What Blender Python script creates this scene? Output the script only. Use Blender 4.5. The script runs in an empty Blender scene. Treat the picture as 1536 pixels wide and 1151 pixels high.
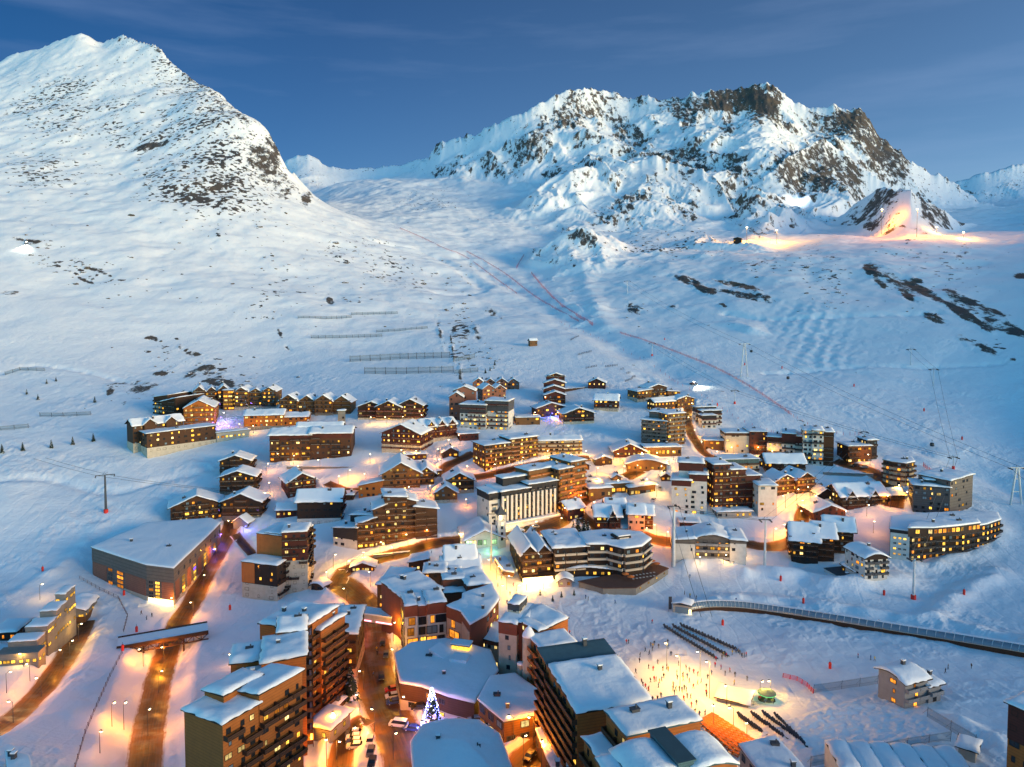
import bpy, bmesh, math, random
import numpy as np
from mathutils import Vector, Matrix
R = math.radians
SC = bpy.context.scene
COL = SC.collection
# ------------------------------------------------------------------ camera
CZ = 120.0                      # camera height; the village stands near z = 0..60
F, CX, CY = 1097.0, 768.0, 575.5
PIT, HORIZ = R(3.0), 450.0
SHY = -(CY - F * math.tan(PIT) - HORIZ) / 1536.0
cam = bpy.data.cameras.new('camera'); camo = bpy.data.objects.new('camera', cam); COL.objects.link(camo)
camo.location = (0, 0, CZ); camo.rotation_euler = (R(90) - PIT, 0, 0)
cam.sensor_width = 36; cam.lens = F / 1536 * 36; cam.shift_y = SHY; cam.clip_end = 30000; cam.clip_start = 1
SC.camera = camo
# ------------------------------------------------------------------ sky and sun
SUN_EL, SUN_AZ = R(6), R(120)   # azimuth clockwise from +Y (the view): low on the right, behind the camera
w = bpy.data.worlds.new('World'); SC.world = w; w.use_nodes = True
nt = w.node_tree; nt.nodes.clear()
def N(nt, typ, **kw):
    n = nt.nodes.new(typ)
    for k, v in kw.items():
        if k.startswith('i_'):
            key = k[2:]; n.inputs[int(key) if key.isdigit() else key].default_value = v
        else: setattr(n, k, v)
    return n
def LK(nt, a, b): nt.links.new(a, b)
sky = N(nt, 'ShaderNodeTexSky'); sky.sky_type = 'NISHITA'; sky.sun_disc = False
sky.sun_elevation = R(5); sky.sun_rotation = SUN_AZ; sky.altitude = 2300; sky.air_density = 1.0; sky.dust_density = 0.3; sky.ozone_density = 3.0
bg = N(nt, 'ShaderNodeBackground'); bg.inputs['Strength'].default_value = 0.15
ou = N(nt, 'ShaderNodeOutputWorld')
tc = N(nt, 'ShaderNodeTexCoord'); mp = N(nt, 'ShaderNodeMapping'); mp.inputs['Scale'].default_value = (1.2, 1.2, 9)
mp.inputs['Rotation'].default_value = (0, R(5), 0)
cl = N(nt, 'ShaderNodeTexNoise', i_Scale=2.2, i_Detail=6.0, i_Roughness=.55)
rp = N(nt, 'ShaderNodeMapRange'); rp.inputs[1].default_value = .5; rp.inputs[2].default_value = .85; rp.inputs[3].default_value = 0; rp.inputs[4].default_value = .2
mx = N(nt, 'ShaderNodeMix', data_type='RGBA'); mx.inputs[7].default_value = (1.3, 1.7, 2.6, 1)
LK(nt, tc.outputs['Generated'], mp.inputs['Vector']); LK(nt, mp.outputs[0], cl.inputs['Vector']); LK(nt, cl.outputs['Fac'], rp.inputs[0])
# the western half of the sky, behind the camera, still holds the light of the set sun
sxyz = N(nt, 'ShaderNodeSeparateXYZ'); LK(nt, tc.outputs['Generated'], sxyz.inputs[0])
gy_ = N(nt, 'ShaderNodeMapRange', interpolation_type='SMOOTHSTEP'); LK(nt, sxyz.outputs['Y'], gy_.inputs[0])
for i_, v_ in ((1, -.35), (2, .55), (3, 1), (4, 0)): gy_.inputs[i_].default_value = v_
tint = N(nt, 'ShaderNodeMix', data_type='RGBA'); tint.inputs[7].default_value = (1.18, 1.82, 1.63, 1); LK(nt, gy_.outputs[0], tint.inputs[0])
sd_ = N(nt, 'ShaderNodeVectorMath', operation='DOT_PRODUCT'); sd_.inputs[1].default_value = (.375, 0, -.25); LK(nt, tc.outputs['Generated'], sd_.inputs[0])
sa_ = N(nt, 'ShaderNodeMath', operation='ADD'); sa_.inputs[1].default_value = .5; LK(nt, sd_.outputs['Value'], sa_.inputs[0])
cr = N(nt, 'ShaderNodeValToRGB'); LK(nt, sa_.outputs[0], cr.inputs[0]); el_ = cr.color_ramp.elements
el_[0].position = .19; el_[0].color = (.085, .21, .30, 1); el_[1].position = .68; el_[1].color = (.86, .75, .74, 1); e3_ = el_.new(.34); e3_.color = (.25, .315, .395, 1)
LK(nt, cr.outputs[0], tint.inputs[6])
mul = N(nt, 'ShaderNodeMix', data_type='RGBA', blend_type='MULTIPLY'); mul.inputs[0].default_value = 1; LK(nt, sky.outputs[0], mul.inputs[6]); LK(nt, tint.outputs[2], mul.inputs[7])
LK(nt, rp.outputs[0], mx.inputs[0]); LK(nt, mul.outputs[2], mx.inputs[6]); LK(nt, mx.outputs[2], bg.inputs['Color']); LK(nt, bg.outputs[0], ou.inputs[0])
sl = bpy.data.lights.new('sun', 'SUN'); sl.energy = 2.15; sl.angle = R(24); sl.color = (1, .68, .30)
so = bpy.data.objects.new('sun', sl); COL.objects.link(so)
sd = Vector((math.sin(SUN_AZ) * math.cos(SUN_EL), math.cos(SUN_AZ) * math.cos(SUN_EL), math.sin(SUN_EL)))
so.rotation_euler = (-sd).to_track_quat('-Z', 'Y').to_euler()
SC.view_settings.view_transform = 'Standard'; SC.view_settings.look = 'None'
SC.view_settings.exposure = 1.12; SC.view_settings.gamma = 1
SC.cycles.max_bounces = 4; SC.cycles.diffuse_bounces = 2; SC.cycles.glossy_bounces = 2; SC.cycles.transparent_max_bounces = 8
SC.cycles.sample_clamp_indirect = 3; SC.cycles.sample_clamp_direct = 0; SC.cycles.use_denoising = True
SC.cycles.caustics_reflective = False; SC.cycles.caustics_refractive = False
try: SC.cycles.denoising_prefilter = 'FAST' if False else 'ACCURATE'
except Exception: pass
# ------------------------------------------------------------------ noise
def _h(ix, iy, s):
    n = (ix.astype(np.int64) * 374761393 + iy.astype(np.int64) * 668265263 + s * 974711) & 0xffffffff
    n = ((n ^ (n >> 13)) * 1274126177) & 0xffffffff
    return ((n ^ (n >> 16)) & 0xffff) / 65535.0
def vn(x, y, s=0):
    xi = np.floor(x); yi = np.floor(y); fx = x - xi; fy = y - yi
    fx = fx * fx * fx * (fx * (fx * 6 - 15) + 10); fy = fy * fy * fy * (fy * (fy * 6 - 15) + 10)
    a = _h(xi, yi, s); b = _h(xi + 1, yi, s); c = _h(xi, yi + 1, s); d = _h(xi + 1, yi + 1, s)
    return (a + (b - a) * fx) * (1 - fy) + (c + (d - c) * fx) * fy
def fbm(x, y, o=4, s=0, g=.5):
    t = 0; a = 1; n = 0
    for k in range(o):
        t = t + a * vn(x, y, s + k * 17); n += a; a *= g; x = x * 2.03 + 5.1; y = y * 2.03 + 1.7
    return t / n
def ridg(x, y, o=5, s=0, g=.5):
    t = 0; a = 1; n = 0
    for k in range(o):
        t = t + a * (1 - np.abs(2 * vn(x, y, s + k * 17) - 1)); n += a; a *= g; x = x * 2.1 + 3.3; y = y * 2.1 + 7.9
    return t / n
def sst(a, b, x):
    t = np.clip((x - a) / (b - a), 0, 1); return t * t * (3 - 2 * t)
# ------------------------------------------------------------------ pixels <-> rays
def ray(px, py):
    """u = X/Y and e = (Z-CZ)/Y of the ray through a photo pixel"""
    xc = (px - CX) / F; yc = (CY - py) / F + SHY * 1536 / F
    dy = math.cos(PIT) + yc * math.sin(PIT); dz = -math.sin(PIT) + yc * math.cos(PIT)
    return xc / dy, dz / dy
def at(px, py, d):
    u, e = ray(px, py); return Vector((u * d, d, CZ + e * d))
# ------------------------------------------------------------------ terrain: a height field sampled on a fan of bearings and distances
NU, NV = 1250, 1080
US = np.linspace(-1.0, 1.05, NU); V0, V1 = math.log(70), math.log(6500); VS = np.linspace(V0, V1, NV); YS = np.exp(VS)
SH = {1230:149,1200:157,1151:168,1100:182,1050:205,970:243,905:285,850:320,800:345,750:373,700:410,650:462,600:530}
ctl = []
def colm(px, near, far):
    for py, d in SH.items(): ctl.append((px, py, d * near))
    ctl.extend((px, py, d) for py, d in far)
colm(-450, 1.0, [(560,560),(500,640),(450,700),(400,780),(350,880),(300,1000),(200,1350),(120,1900),(90,2500)])
colm(0, 1.0, [(560,590),(520,650),(480,710),(440,780),(400,860),(350,970),(300,1120),(250,1290),(200,1490),(150,1720)])
colm(200, 1.02, [(560,620),(520,690),(480,760),(440,830),(400,910),(350,1040),(300,1180),(250,1340),(200,1520),(150,1700),(100,1900)])
colm(400, 1.03, [(560,645),(520,725),(480,805),(440,895),(400,1000),(360,1110),(320,1230),(280,1350),(240,1470)])
colm(600, 1.0, [(560,630),(520,730),(480,850),(440,1000),(400,1180),(370,1330),(345,1520),(320,1850),(290,2350),(268,2900)])
colm(800, 1.0, [(560,620),(520,730),(480,880),(440,1080),(400,1320),(360,1600),(330,1900),(300,2250),(275,2600)])
colm(1000, 1.0, [(560,620),(520,715),(480,825),(440,955),(400,1130),(372,1330),(345,1620),(318,2000),(300,2300)])
colm(1200, 1.0, [(560,605),(520,675),(480,755),(440,860),(410,960),(380,1120),(366,1300),(352,1600),(340,2100)])
colm(1400, .98, [(560,575),(520,625),(480,695),(440,785),(400,905),(370,1050),(352,1250),(335,1700),(320,2300)])
colm(1600, .95, [(560,530),(520,570),(480,620),(440,690),(400,790),(370,920),(350,1120),(330,1600),(300,2300)])
colm(1900, .9, [(560,470),(500,530),(440,600),(380,700),(320,850),(260,1050),(220,1500),(200,2300)])
RA = [(-450,130,2300),(-150,110,2200),(0,89,2100),(60,69,2090),(100,56,2085),(120,48,2080),(150,62,2080),(180,51,2060),(215,66,2010),(240,72,1960),(258,92,1920),(290,118,1850),(330,140,1770),(352,165,1710),(395,188,1600),(412,214,1560),(430,250,1520),(455,283,1480),(475,302,1450),(520,328,1430),(560,348,1430)]
ctl += RA[2:]
for px, py, d in RA[3:13:3]: ctl.append((px, py - 75, d * 1.22))
ctl += [(412,330,2000),(430,330,1950),(455,325,1900),(430,325,2400),(445,305,2800),(470,292,3000),(500,280,3100),(445,335,3700),(480,320,3900),(400,340,2600),(462,318,1720),(490,322,1720),(525,326,1720),(480,312,2050),(520,305,2250),(480,294,2700),(520,276,2900),(445,305,2300)]
for px in (600, 800, 1000, 1200, 1400, 1600): ctl.append((px, 300, 5200))
P = np.array([[*ray(a, b), math.log(c)] for a, b, c in ctl]); PU = P[:, 0] * 2.2; PV = P[:, 2]
def tk(r2): return np.where(r2 > 1e-12, .5 * r2 * np.log(np.maximum(r2, 1e-12)), 0)
n_ = len(P); A_ = np.zeros((n_ + 3, n_ + 3)); A_[:n_, :n_] = tk((PU[:, None] - PU) ** 2 + (PV[:, None] - PV) ** 2) + np.eye(n_) * 4e-4
A_[:n_, n_] = 1; A_[:n_, n_ + 1] = PU; A_[:n_, n_ + 2] = PV; A_[n_:, :n_] = A_[:n_, n_:].T
W_ = np.linalg.solve(A_, np.concatenate([P[:, 1], [0, 0, 0]]))
cu = np.linspace(US[0], US[-1], 320); cv = np.linspace(V0, V1, 300)
EC = np.zeros((300, 320))
for i in range(300):
    r2 = (cu[:, None] * 2.2 - PU) ** 2 + (cv[i] - PV) ** 2
    EC[i] = tk(r2) @ W_[:n_] + W_[n_] + W_[n_ + 1] * cu * 2.2 + W_[n_ + 2] * cv[i]
def crm(n, m):
    t = np.linspace(0, m - 1, n); i = np.clip(np.floor(t).astype(int), 0, m - 2); f = t - i; M = np.zeros((n, m)); r = np.arange(n)
    for k, wt in ((-1, -.5*f**3+f**2-.5*f), (0, 1.5*f**3-2.5*f**2+1), (1, -1.5*f**3+2*f**2+.5*f), (2, .5*f**3-.5*f**2)):
        np.add.at(M, (r, np.clip(i + k, 0, m - 1)), wt)
    return M
E = crm(NV, 300) @ EC @ crm(NU, 320).T
Yg = YS[:, None] * np.ones((1, NU)); Xg = US[None, :] * Yg
UG = US[None, :] * np.ones((NV, 1)); Z = E * Yg                       # Z relative to the camera
PXG = CX + F * UG                                                      # bearing as a column number
def pyof(Zr): # row of a world point, used to spread rock and snow by place
    e = Zr / Yg; return HORIZ - F * e * 1.0
# small relief of the snow slopes
far = sst(520, 900, Yg)
Z += far * (fbm(Xg / 140, Yg / 140, 5, 3) - .5) * np.clip(Yg * .016, 0, 34)
Z += far * (fbm(Xg / 38, Yg / 38, 3, 31) - .5) * np.clip(Yg * .005, 0, 7)
Z += (1 - far) * (fbm(Xg / 30, Yg / 30, 3, 8) - .5) * 1.6
ZFINE = (1 - far) * (fbm(Xg / 5, Yg / 5, 3, 9) - .5) * .45 + (1 - far) * sst(.58, .74, vn(Xg / 17, Yg / 17, 14)) * (ridg(Xg / 4, Yg / 4, 3, 15) - .3) * .8
Z += ZFINE
# back side of the left mountain
ra = np.array([(*ray(a, b), c) for a, b, c in RA]); RU, RE, RD = ra[:, 0], ra[:, 1], ra[:, 2]
yr = np.interp(US, RU, RD); er = np.interp(US, RU, RE); er = er + (vn(US * 190, US * 0, 5) - .5) * .008 + (vn(US * 70, US * 0, 6) - .5) * .008
bk = .75 - 1.5 * sst(ray(405, 0)[0], ray(455, 0)[0], US)
cap = (er * yr)[None, :] - bk[None, :] * (Yg - yr[None, :]); cap = np.where((Yg > yr[None, :]) & (UG < ray(468, 0)[0]), cap, 1e9)
cap = np.maximum(cap, ray(500, 321)[1] * Yg)   # the hidden side valley behind the ridge keeps a floor
LAY = np.zeros((NV, NU), np.int8)
Z = np.minimum(Z, cap)
# massifs: each a ridge line with a front face broken into ribs and gullies
def massif(idn, pts, s0, a, b, back, ribx, riby, amp, jag, seed, edge=2.0, soft=25.0):
    global Z, LAY
    r_ = np.array([(*ray(p, q), d) for p, q, d in pts]); uu, ee, dd = r_[:, 0], r_[:, 1], r_[:, 2]
    def sm(v, px): k = np.hanning(int(px / 1.6) * 2 + 1); k /= k.sum(); return np.convolve(np.pad(v, len(k) // 2, mode='edge'), k, 'valid')
    yr = sm(np.interp(US, uu, dd), 30) + (vn(US * 9, US * 0, seed + 2) - .5) * 300; er = np.interp(US, uu, ee)
    outl = np.maximum(uu[0] - US, 0) + np.maximum(US - uu[-1], 0); er = er - outl * edge
    ers = sm(er, 45); jn = (ridg(US * 60, US * 0, 4, seed) - .6) * jag
    t = yr[None, :] - Yg; q = np.exp(-np.maximum(t, 0) / 90)
    zr = (er * yr)[None, :] * q + (ers * yr)[None, :] * (1 - q) + (jn * yr)[None, :] * np.exp(-np.maximum(t, 0) / 35)
    wx = Xg + (fbm(Xg / 190, Yg / 190, 4, seed + 9) - .5) * 190; wy = Yg + (fbm(Xg / 190, Yg / 190, 4, seed + 10) - .5) * 190
    rib = ridg((wx * .82 + wy * .35) / ribx, (wy - wx * .3) / riby, 5, seed + 4, .55)
    bigr = ridg((wx * .8 - wy * .45) / (ribx * 4.2), (wy + wx * .5) / (riby * 3), 3, seed + 6)
    front = zr - s0 * t - a * (1 - np.exp(-np.maximum(t, 0) / b)) + ((rib - .72) * amp + (bigr - .7) * amp * 2.6) * sst(0, 260, t)
    Zl = np.where(t > 0, front, zr + back * t)
    m = Zl > Z; k_ = soft; hh_ = np.clip(.5 + .5 * (Zl - Z) / k_, 0, 1); Z = np.where(hh_ <= 0, Z, Z * (1 - hh_) + Zl * hh_ + k_ * hh_ * (1 - hh_)); LAY[m] = idn
    return rib
RIB = massif(5, [(395,300,3300),(430,237,3300),(462,231,3300),(490,248,3300),(520,253,3350),(560,251,3400),(600,247,3400),(640,236,3300),(690,232,3200)], .34, 40, 120, .8, 120, 300, 26, .005, 11)
massif(6, [(1380,310,3700),(1435,272,3700),(1460,262,3700),(1480,257,3700),(1536,247,3700),(1700,225,3700)], .4, 80, 150, .8, 130, 300, 40, .009, 21)
massif(2, [(600,262,3000),(640,240,3000),(660,212,2980),(680,205,2980),(700,202,3000),(750,184,3000),(790,165,2980),(820,149,2980),(865,132,2950),(880,134,2960),(905,137,3050),(925,134,3060),(945,149,3080),(960,142,3060),(1000,149,3050),(1020,147,3020),(1040,138,2980),(1060,136,2960),(1100,137,2940),(1120,130,2920),(1150,122,2900),(1165,133,2880),(1190,154,2860),(1230,163,2830),(1250,159,2820),(1272,160,2800),(1292,165,2790),(1305,177,2780),(1317,203,2760),(1340,220,2740),(1380,248,2700),(1425,271,2680),(1480,306,2600),(1536,335,2500)], .335, 205, 470, 1.0, 120, 200, 62, .013, 41, 1.2, 45.0)
massif(3, [(1030,345,2050),(1100,303,2100),(1150,262,2140),(1190,228,2160),(1235,207,2160),(1270,232,2120),(1310,262,2070),(1360,296,2000),(1400,325,1900)], .55, 45, 90, .25, 90, 150, 46, .010, 61, 1.6)
massif(7, [(760,345,1850),(800,325,1930),(835,300,1990),(870,278,2020),(920,256,2030),(960,243,2040),(985,232,2040),(1005,243,2010),(1030,247,1970),(1050,250,1930),(1072,264,1870),(1088,292,1760),(1105,325,1660),(1125,350,1560)], .42, 35, 80, .5, 80, 140, 42, .010, 81, 1.6)
massif(4, [(1205,352,1530),(1240,336,1540),(1275,312,1550),(1300,294,1560),(1330,280,1570),(1365,286,1560),(1400,304,1540),(1440,332,1510),(1485,354,1480)], .46, 14, 60, .5, 75, 110, 15, .009, 91, 1.5)
# ------------------------------------------------------------------ lookups
def recol():
    global E; E = Z / Yg
recol()
def colv(u):
    t = (u - US[0]) / (US[-1] - US[0]) * (NU - 1); i = int(min(max(math.floor(t), 0), NU - 2)); f = t - i
    return E[:, i] * (1 - f) + E[:, i + 1] * f
def hit(px, py, H=0.0, dmin=95):
    """first point H metres above the ground along the ray of a photo pixel"""
    u, e = ray(px, py); c = colv(u) + H / YS; ok = (c >= e) & (YS > dmin); k = int(np.argmax(ok))
    if not ok.any(): k = NV - 1
    if k == 0: d = YS[0]
    else:
        a, b = c[k - 1] - e, c[k] - e; f = 0 if abs(b - a) < 1e-12 else min(max(-a / (b - a), 0), 1); d = math.exp(VS[k - 1] + f * (VS[k] - VS[k - 1]))
    return Vector((u * d, d, CZ + e * d))
def gz(x, y):
    """ground height"""
    t = (x / y - US[0]) / (US[-1] - US[0]) * (NU - 1); s = (math.log(y) - V0) / (V1 - V0) * (NV - 1)
    i = int(min(max(t, 0), NU - 2)); j = int(min(max(s, 0), NV - 2)); f = t - i; g = s - j
    return CZ + float((Z[j, i]*(1-f) + Z[j, i+1]*f)*(1-g) + (Z[j+1, i]*(1-f) + Z[j+1, i+1]*f)*g)
def pline(pts, H=0): return [hit(a, b, H) for a, b in pts]
def resample(pts, step):
    out = [pts[0]]
    for a, b in zip(pts, pts[1:]):
        n = max(1, int((b - a).length / step))
        out += [a + (b - a) * (k / n) for k in range(1, n + 1)]
    return out
def smooth(pts, it=2):
    for _ in range(it):
        q = [pts[0]]
        for a, b in zip(pts, pts[1:]): q += [a * .75 + b * .25, a * .25 + b * .75]
        pts = q + [pts[-1]]
    return pts
# ------------------------------------------------------------------ roads and pistes cut into the snow
def pixg():
    c = math.cos(PIT) - E * math.sin(PIT); up = (E * math.cos(PIT) + math.sin(PIT)) / c
    return CX + F * UG / c, CY + SHY * 1536 - F * up
ROADS = [  # photo pixels, width, depth of the cut, bank width
 ('road', [(352,770),(340,806),(322,838),(303,872),(288,905),(272,935),(256,968),(242,1005),(233,1040),(226,1080),(220,1120),(214,1175)], 8.2, (.5, 4.6, 905, 965), 8, 'two-lane road'),
 ('road', [(128,932),(117,955),(100,985),(72,1026),(40,1060),(5,1090),(-60,1140)], 7.0, 2.4, 5, ''),
 ('road', [(505,872),(530,888),(550,905),(553,935),(556,965),(560,1000),(568,1035),(585,1075),(603,1110),(620,1175)], 12.5, .5, 2, ''),
 ('road', [(552,1078),(528,1092),(514,1112),(506,1175)], 6, .4, 2, ''),
 ('road', [(505,876),(510,862),(535,850),(575,836),(615,828),(652,815),(690,812)], 8, .5, 3, ''),
 ('road', [(712,680),(690,690),(668,700),(662,712),(690,718),(740,712),(790,700),(840,690),(885,688)], 7, .5, 3, ''),
 ('road', [(760,806),(800,797),(838,785),(858,768),(872,750),(900,742),(930,722),(960,705)], 9, .4, 3, ''),
 ('road', [(862,768),(905,800),(950,800),(985,812),(1020,815),(1080,800),(1120,818),(1160,822),(1192,815),(1200,790),(1205,765),(1230,755)], 7, .4, 3, ''),
 ('road', [(1035,600),(1030,625),(1034,648),(1044,664),(1056,682),(1075,690)], 5.5, .4, 2.5, ''),
 ('road', [(1252,692),(1275,700),(1300,703),(1330,722),(1345,745),(1340,762)], 9, .3, 3, ''),
 ('road', [(740,1075),(790,1092),(830,1110),(800,1135),(760,1175)], 10, .3, 2, ''),
 ('road', [(490,725),(520,738),(545,735),(575,722)], 5, .4, 2.5, ''),
 ('road', [(378,832),(352,800)], 4, .3, 2, ''),
]
RW = []
def cutat(c, py): return c if not isinstance(c, tuple) else c[0] + (c[1] - c[0]) * float(sst(c[2], c[3], py))
for nm, px, wd, cut, bank, _ in ROADS:
    RW.append((smooth([hit(a_, b_, -cutat(cut, b_)) for a_, b_ in px], 3), wd, cut, bank))
def distline(pts, x, y):
    best = np.full(x.shape, 1e9)
    for a, b in zip(pts, pts[1:]):
        dx, dy = b.x - a.x, b.y - a.y; L = max(dx * dx + dy * dy, 1e-6)
        t = np.clip(((x - a.x) * dx + (y - a.y) * dy) / L, 0, 1)
        best = np.minimum(best, np.hypot(x - a.x - t * dx, y - a.y - t * dy))
    return best
nr = int(np.searchsorted(YS, 640))
xs, ys = Xg[:nr], Yg[:nr]
ROADMASK = np.zeros((nr, NU))
for pts, wd, cut, bank in RW:
    rp_ = resample(pts, 5); lo = min(p.y for p in rp_) - 30; hi = max(p.y for p in rp_) + 30
    j0, j1 = int(np.searchsorted(YS, lo)), min(nr, int(np.searchsorted(YS, hi)))
    d = distline(rp_, xs[j0:j1], ys[j0:j1])
    f = 1 - sst(wd / 2 + .3, wd / 2 + bank, d)
    lump = sst(wd / 2, wd / 2 + 1.5, d) * (1 - sst(wd / 2 + 1.5, wd / 2 + 4.5, d)) * (.4 + 1.1 * vn(xs[j0:j1] / 2.5, ys[j0:j1] / 2.5, 77))
    m = ROADMASK[j0:j1]
    if isinstance(cut, tuple): cut = cut[0] + (cut[1] - cut[0]) * (1 - sst(hit(560, cut[3]).y, hit(560, cut[2]).y, ys[j0:j1]))
    Z[j0:j1] -= ZFINE[j0:j1] * (1 - sst(wd / 2 + .8, wd / 2 + 2.5, d)) * (1 - m)
    Z[j0:j1] += -(cut * f) * (1 - m) + lump * (1 - m) * .8
    ROADMASK[j0:j1] = np.maximum(m, 1 - sst(wd / 2, wd / 2 + 1, d))
recol()
# pistes: groomed, a touch lower, and the snow banks beside them
def bank_line(px, width, h, seed=0):
    pts = resample(smooth(pline(px), 3), 6); lo = min(p.y for p in pts) - 40; hi = max(p.y for p in pts) + 40
    j0, j1 = int(np.searchsorted(YS, lo)), int(np.searchsorted(YS, hi))
    d = distline(pts, Xg[j0:j1], Yg[j0:j1])
    Z[j0:j1] += h * np.exp(-(d / width) ** 2) * (.6 + .8 * vn(Xg[j0:j1] / (width * 1.2), Yg[j0:j1] / (width * 1.2), seed))
for px, wd, h, s in [
  ([(1075,902),(1150,900),(1250,912),(1350,930),(1450,945),(1540,965)], 5, 2.2, 1), ([(1150,862),(1200,868),(1260,882),(1310,872),(1345,868)], 6, 3.4, 2),
  ([(1030,850),(1065,845),(1090,852),(1115,862)], 4, 2.4, 3), ([(960,560),(1040,610),(1110,640),(1200,650),(1320,655),(1430,690),(1540,740)], 9, -2.0, 4),
  ([(690,385),(780,430),(860,480),(950,530),(1040,575)], 20, -5, 5), ([(870,390),(885,440),(910,490)], 14, 4, 6), ([(1500,860),(1460,880),(1420,905),(1400,930)], 5, 2, 7),
  ([(560,360),(640,375),(700,410),(735,430),(700,440),(660,438)], 12, -5, 8), ([(0,720),(80,715),(170,745),(240,720),(325,700)], 4, -1.2, 9), ([(150,790),(110,840),(60,870),(0,900)], 4, 1.2, 10),
  ([(1400,1075),(1440,1090),(1490,1110)], 4, 2.2, 12), ([(1480,775),(1505,790),(1490,815),(1440,838),(1380,850)], 5, 1.8, 13), ([(1090,470),(1150,480),(1250,475),(1400,470)], 6, -2.5, 15),
  ([(1150,560),(1250,552),(1350,550),(1500,545)], 4, -1.6, 16), ([(890,395),(960,385),(1030,372)], 7, 3, 18), ([(0,560),(50,545),(140,560),(200,575)], 4, -1.5, 19)]:
    bank_line(px, wd, h, s)
# mogul field on the right-hand slope
u0, e0 = ray(1235, 490); mog = np.exp(-(((PXG - 1235 + (Yg - 640) * .25) / 55) ** 2)) * sst(560, 640, Yg) * (1 - sst(760, 860, Yg))
Z += mog * (np.sin(Xg / 2.6 + 2 * vn(Xg / 9, Yg / 9, 5)) * np.sin(Yg / 4.5 + 3 * vn(Xg / 8, Yg / 8, 6))) * .8
recol()
# cloudy relief again is enough; normals of the whole sheet
def normals():
    X3 = np.stack([Xg, Yg, Z], -1)
    du = np.gradient(X3, axis=1); dv = np.gradient(X3, axis=0)
    n = np.cross(du, dv); n /= np.linalg.norm(n, axis=-1, keepdims=True) + 1e-12
    return n
NRM = normals()
# ------------------------------------------------------------------ where bare rock shows
PXV, PYV = pixg()
def blob(px, py, rx, ry, ang=0, s=1.0, lays=None):
    a = R(ang); dx, dy = PXV - px, PYV - py
    q = ((dx * math.cos(a) + dy * math.sin(a)) / rx) ** 2 + ((-dx * math.sin(a) + dy * math.cos(a)) / ry) ** 2
    return s * np.exp(-q * 1.2)
ROCK = np.zeros((NV, NU)); SPK = np.zeros((NV, NU))
steep = 1 - NRM[..., 2]
ribn = ridg((Xg + 60 * vn(Xg / 120, Yg / 120, 3)) / 55, Yg / 140, 5, 44, .6)
big = fbm(Xg / 260, Yg / 260, 4, 52)
mm = (LAY == 2) | (LAY == 3) | (LAY == 7)
ROCK += np.where(mm, sst(.22, .52, steep) * .42 + (ribn - .6) * 1.2 + (big - .5) * .9 + .04, 0)
ROCK += np.where(LAY == 4, sst(.10, .34, steep) * .25 + (ribn - .6) * 1.1 + .14, 0)
ROCK += np.where(LAY == 6, sst(.2, .5, steep) * .3 + (ribn - .6) * .8 + .12, 0)
ROCK += np.where(LAY == 5, sst(.2, .5, steep) * .15 + (ribn - .62) * .8 + .02, 0)
MB = [(835,185,30,22,-30,.38),(870,165,22,30,0,.25),(795,205,20,20,0,.2),(1075,150,60,13,0,.6),(1035,175,16,26,0,.45),(1120,150,34,18,0,.5),(1152,160,26,36,0,.45),(1235,185,50,22,10,.35),(1320,215,26,38,35,.75),(1285,178,30,18,0,.6),(1345,240,30,14,45,.55),(1195,245,55,18,-8,.28),(1225,265,75,26,10,.5),(1180,285,60,18,0,.3),(1060,262,50,22,10,.35),(1000,250,30,20,0,.25),(925,195,30,26,25,.25),(760,215,26,16,-30,.2),(662,222,9,12,0,.5),(1100,215,28,30,0,.15),(1035,320,14,24,10,.6),(1095,310,10,30,-20,.5),
      (690,225,45,26,-15,-.45),(640,245,40,20,0,-.5),(760,270,60,20,0,-.25),(860,300,70,20,0,-.3),(1000,330,60,20,0,-.25),(820,240,45,14,-20,-.3),(900,230,30,18,40,-.1),(980,190,55,20,20,-.5),(1130,222,40,14,0,-.45),(1125,205,14,20,0,-.1),(1290,235,30,10,20,-.3),(1400,270,30,14,30,-.2),(900,300,50,20,-20,-.25),(1210,215,20,9,0,-.3),(945,285,30,12,-20,-.05)]
for b in MB: ROCK += np.where(mm, blob(*b), 0)
low = (LAY == 0)
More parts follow.
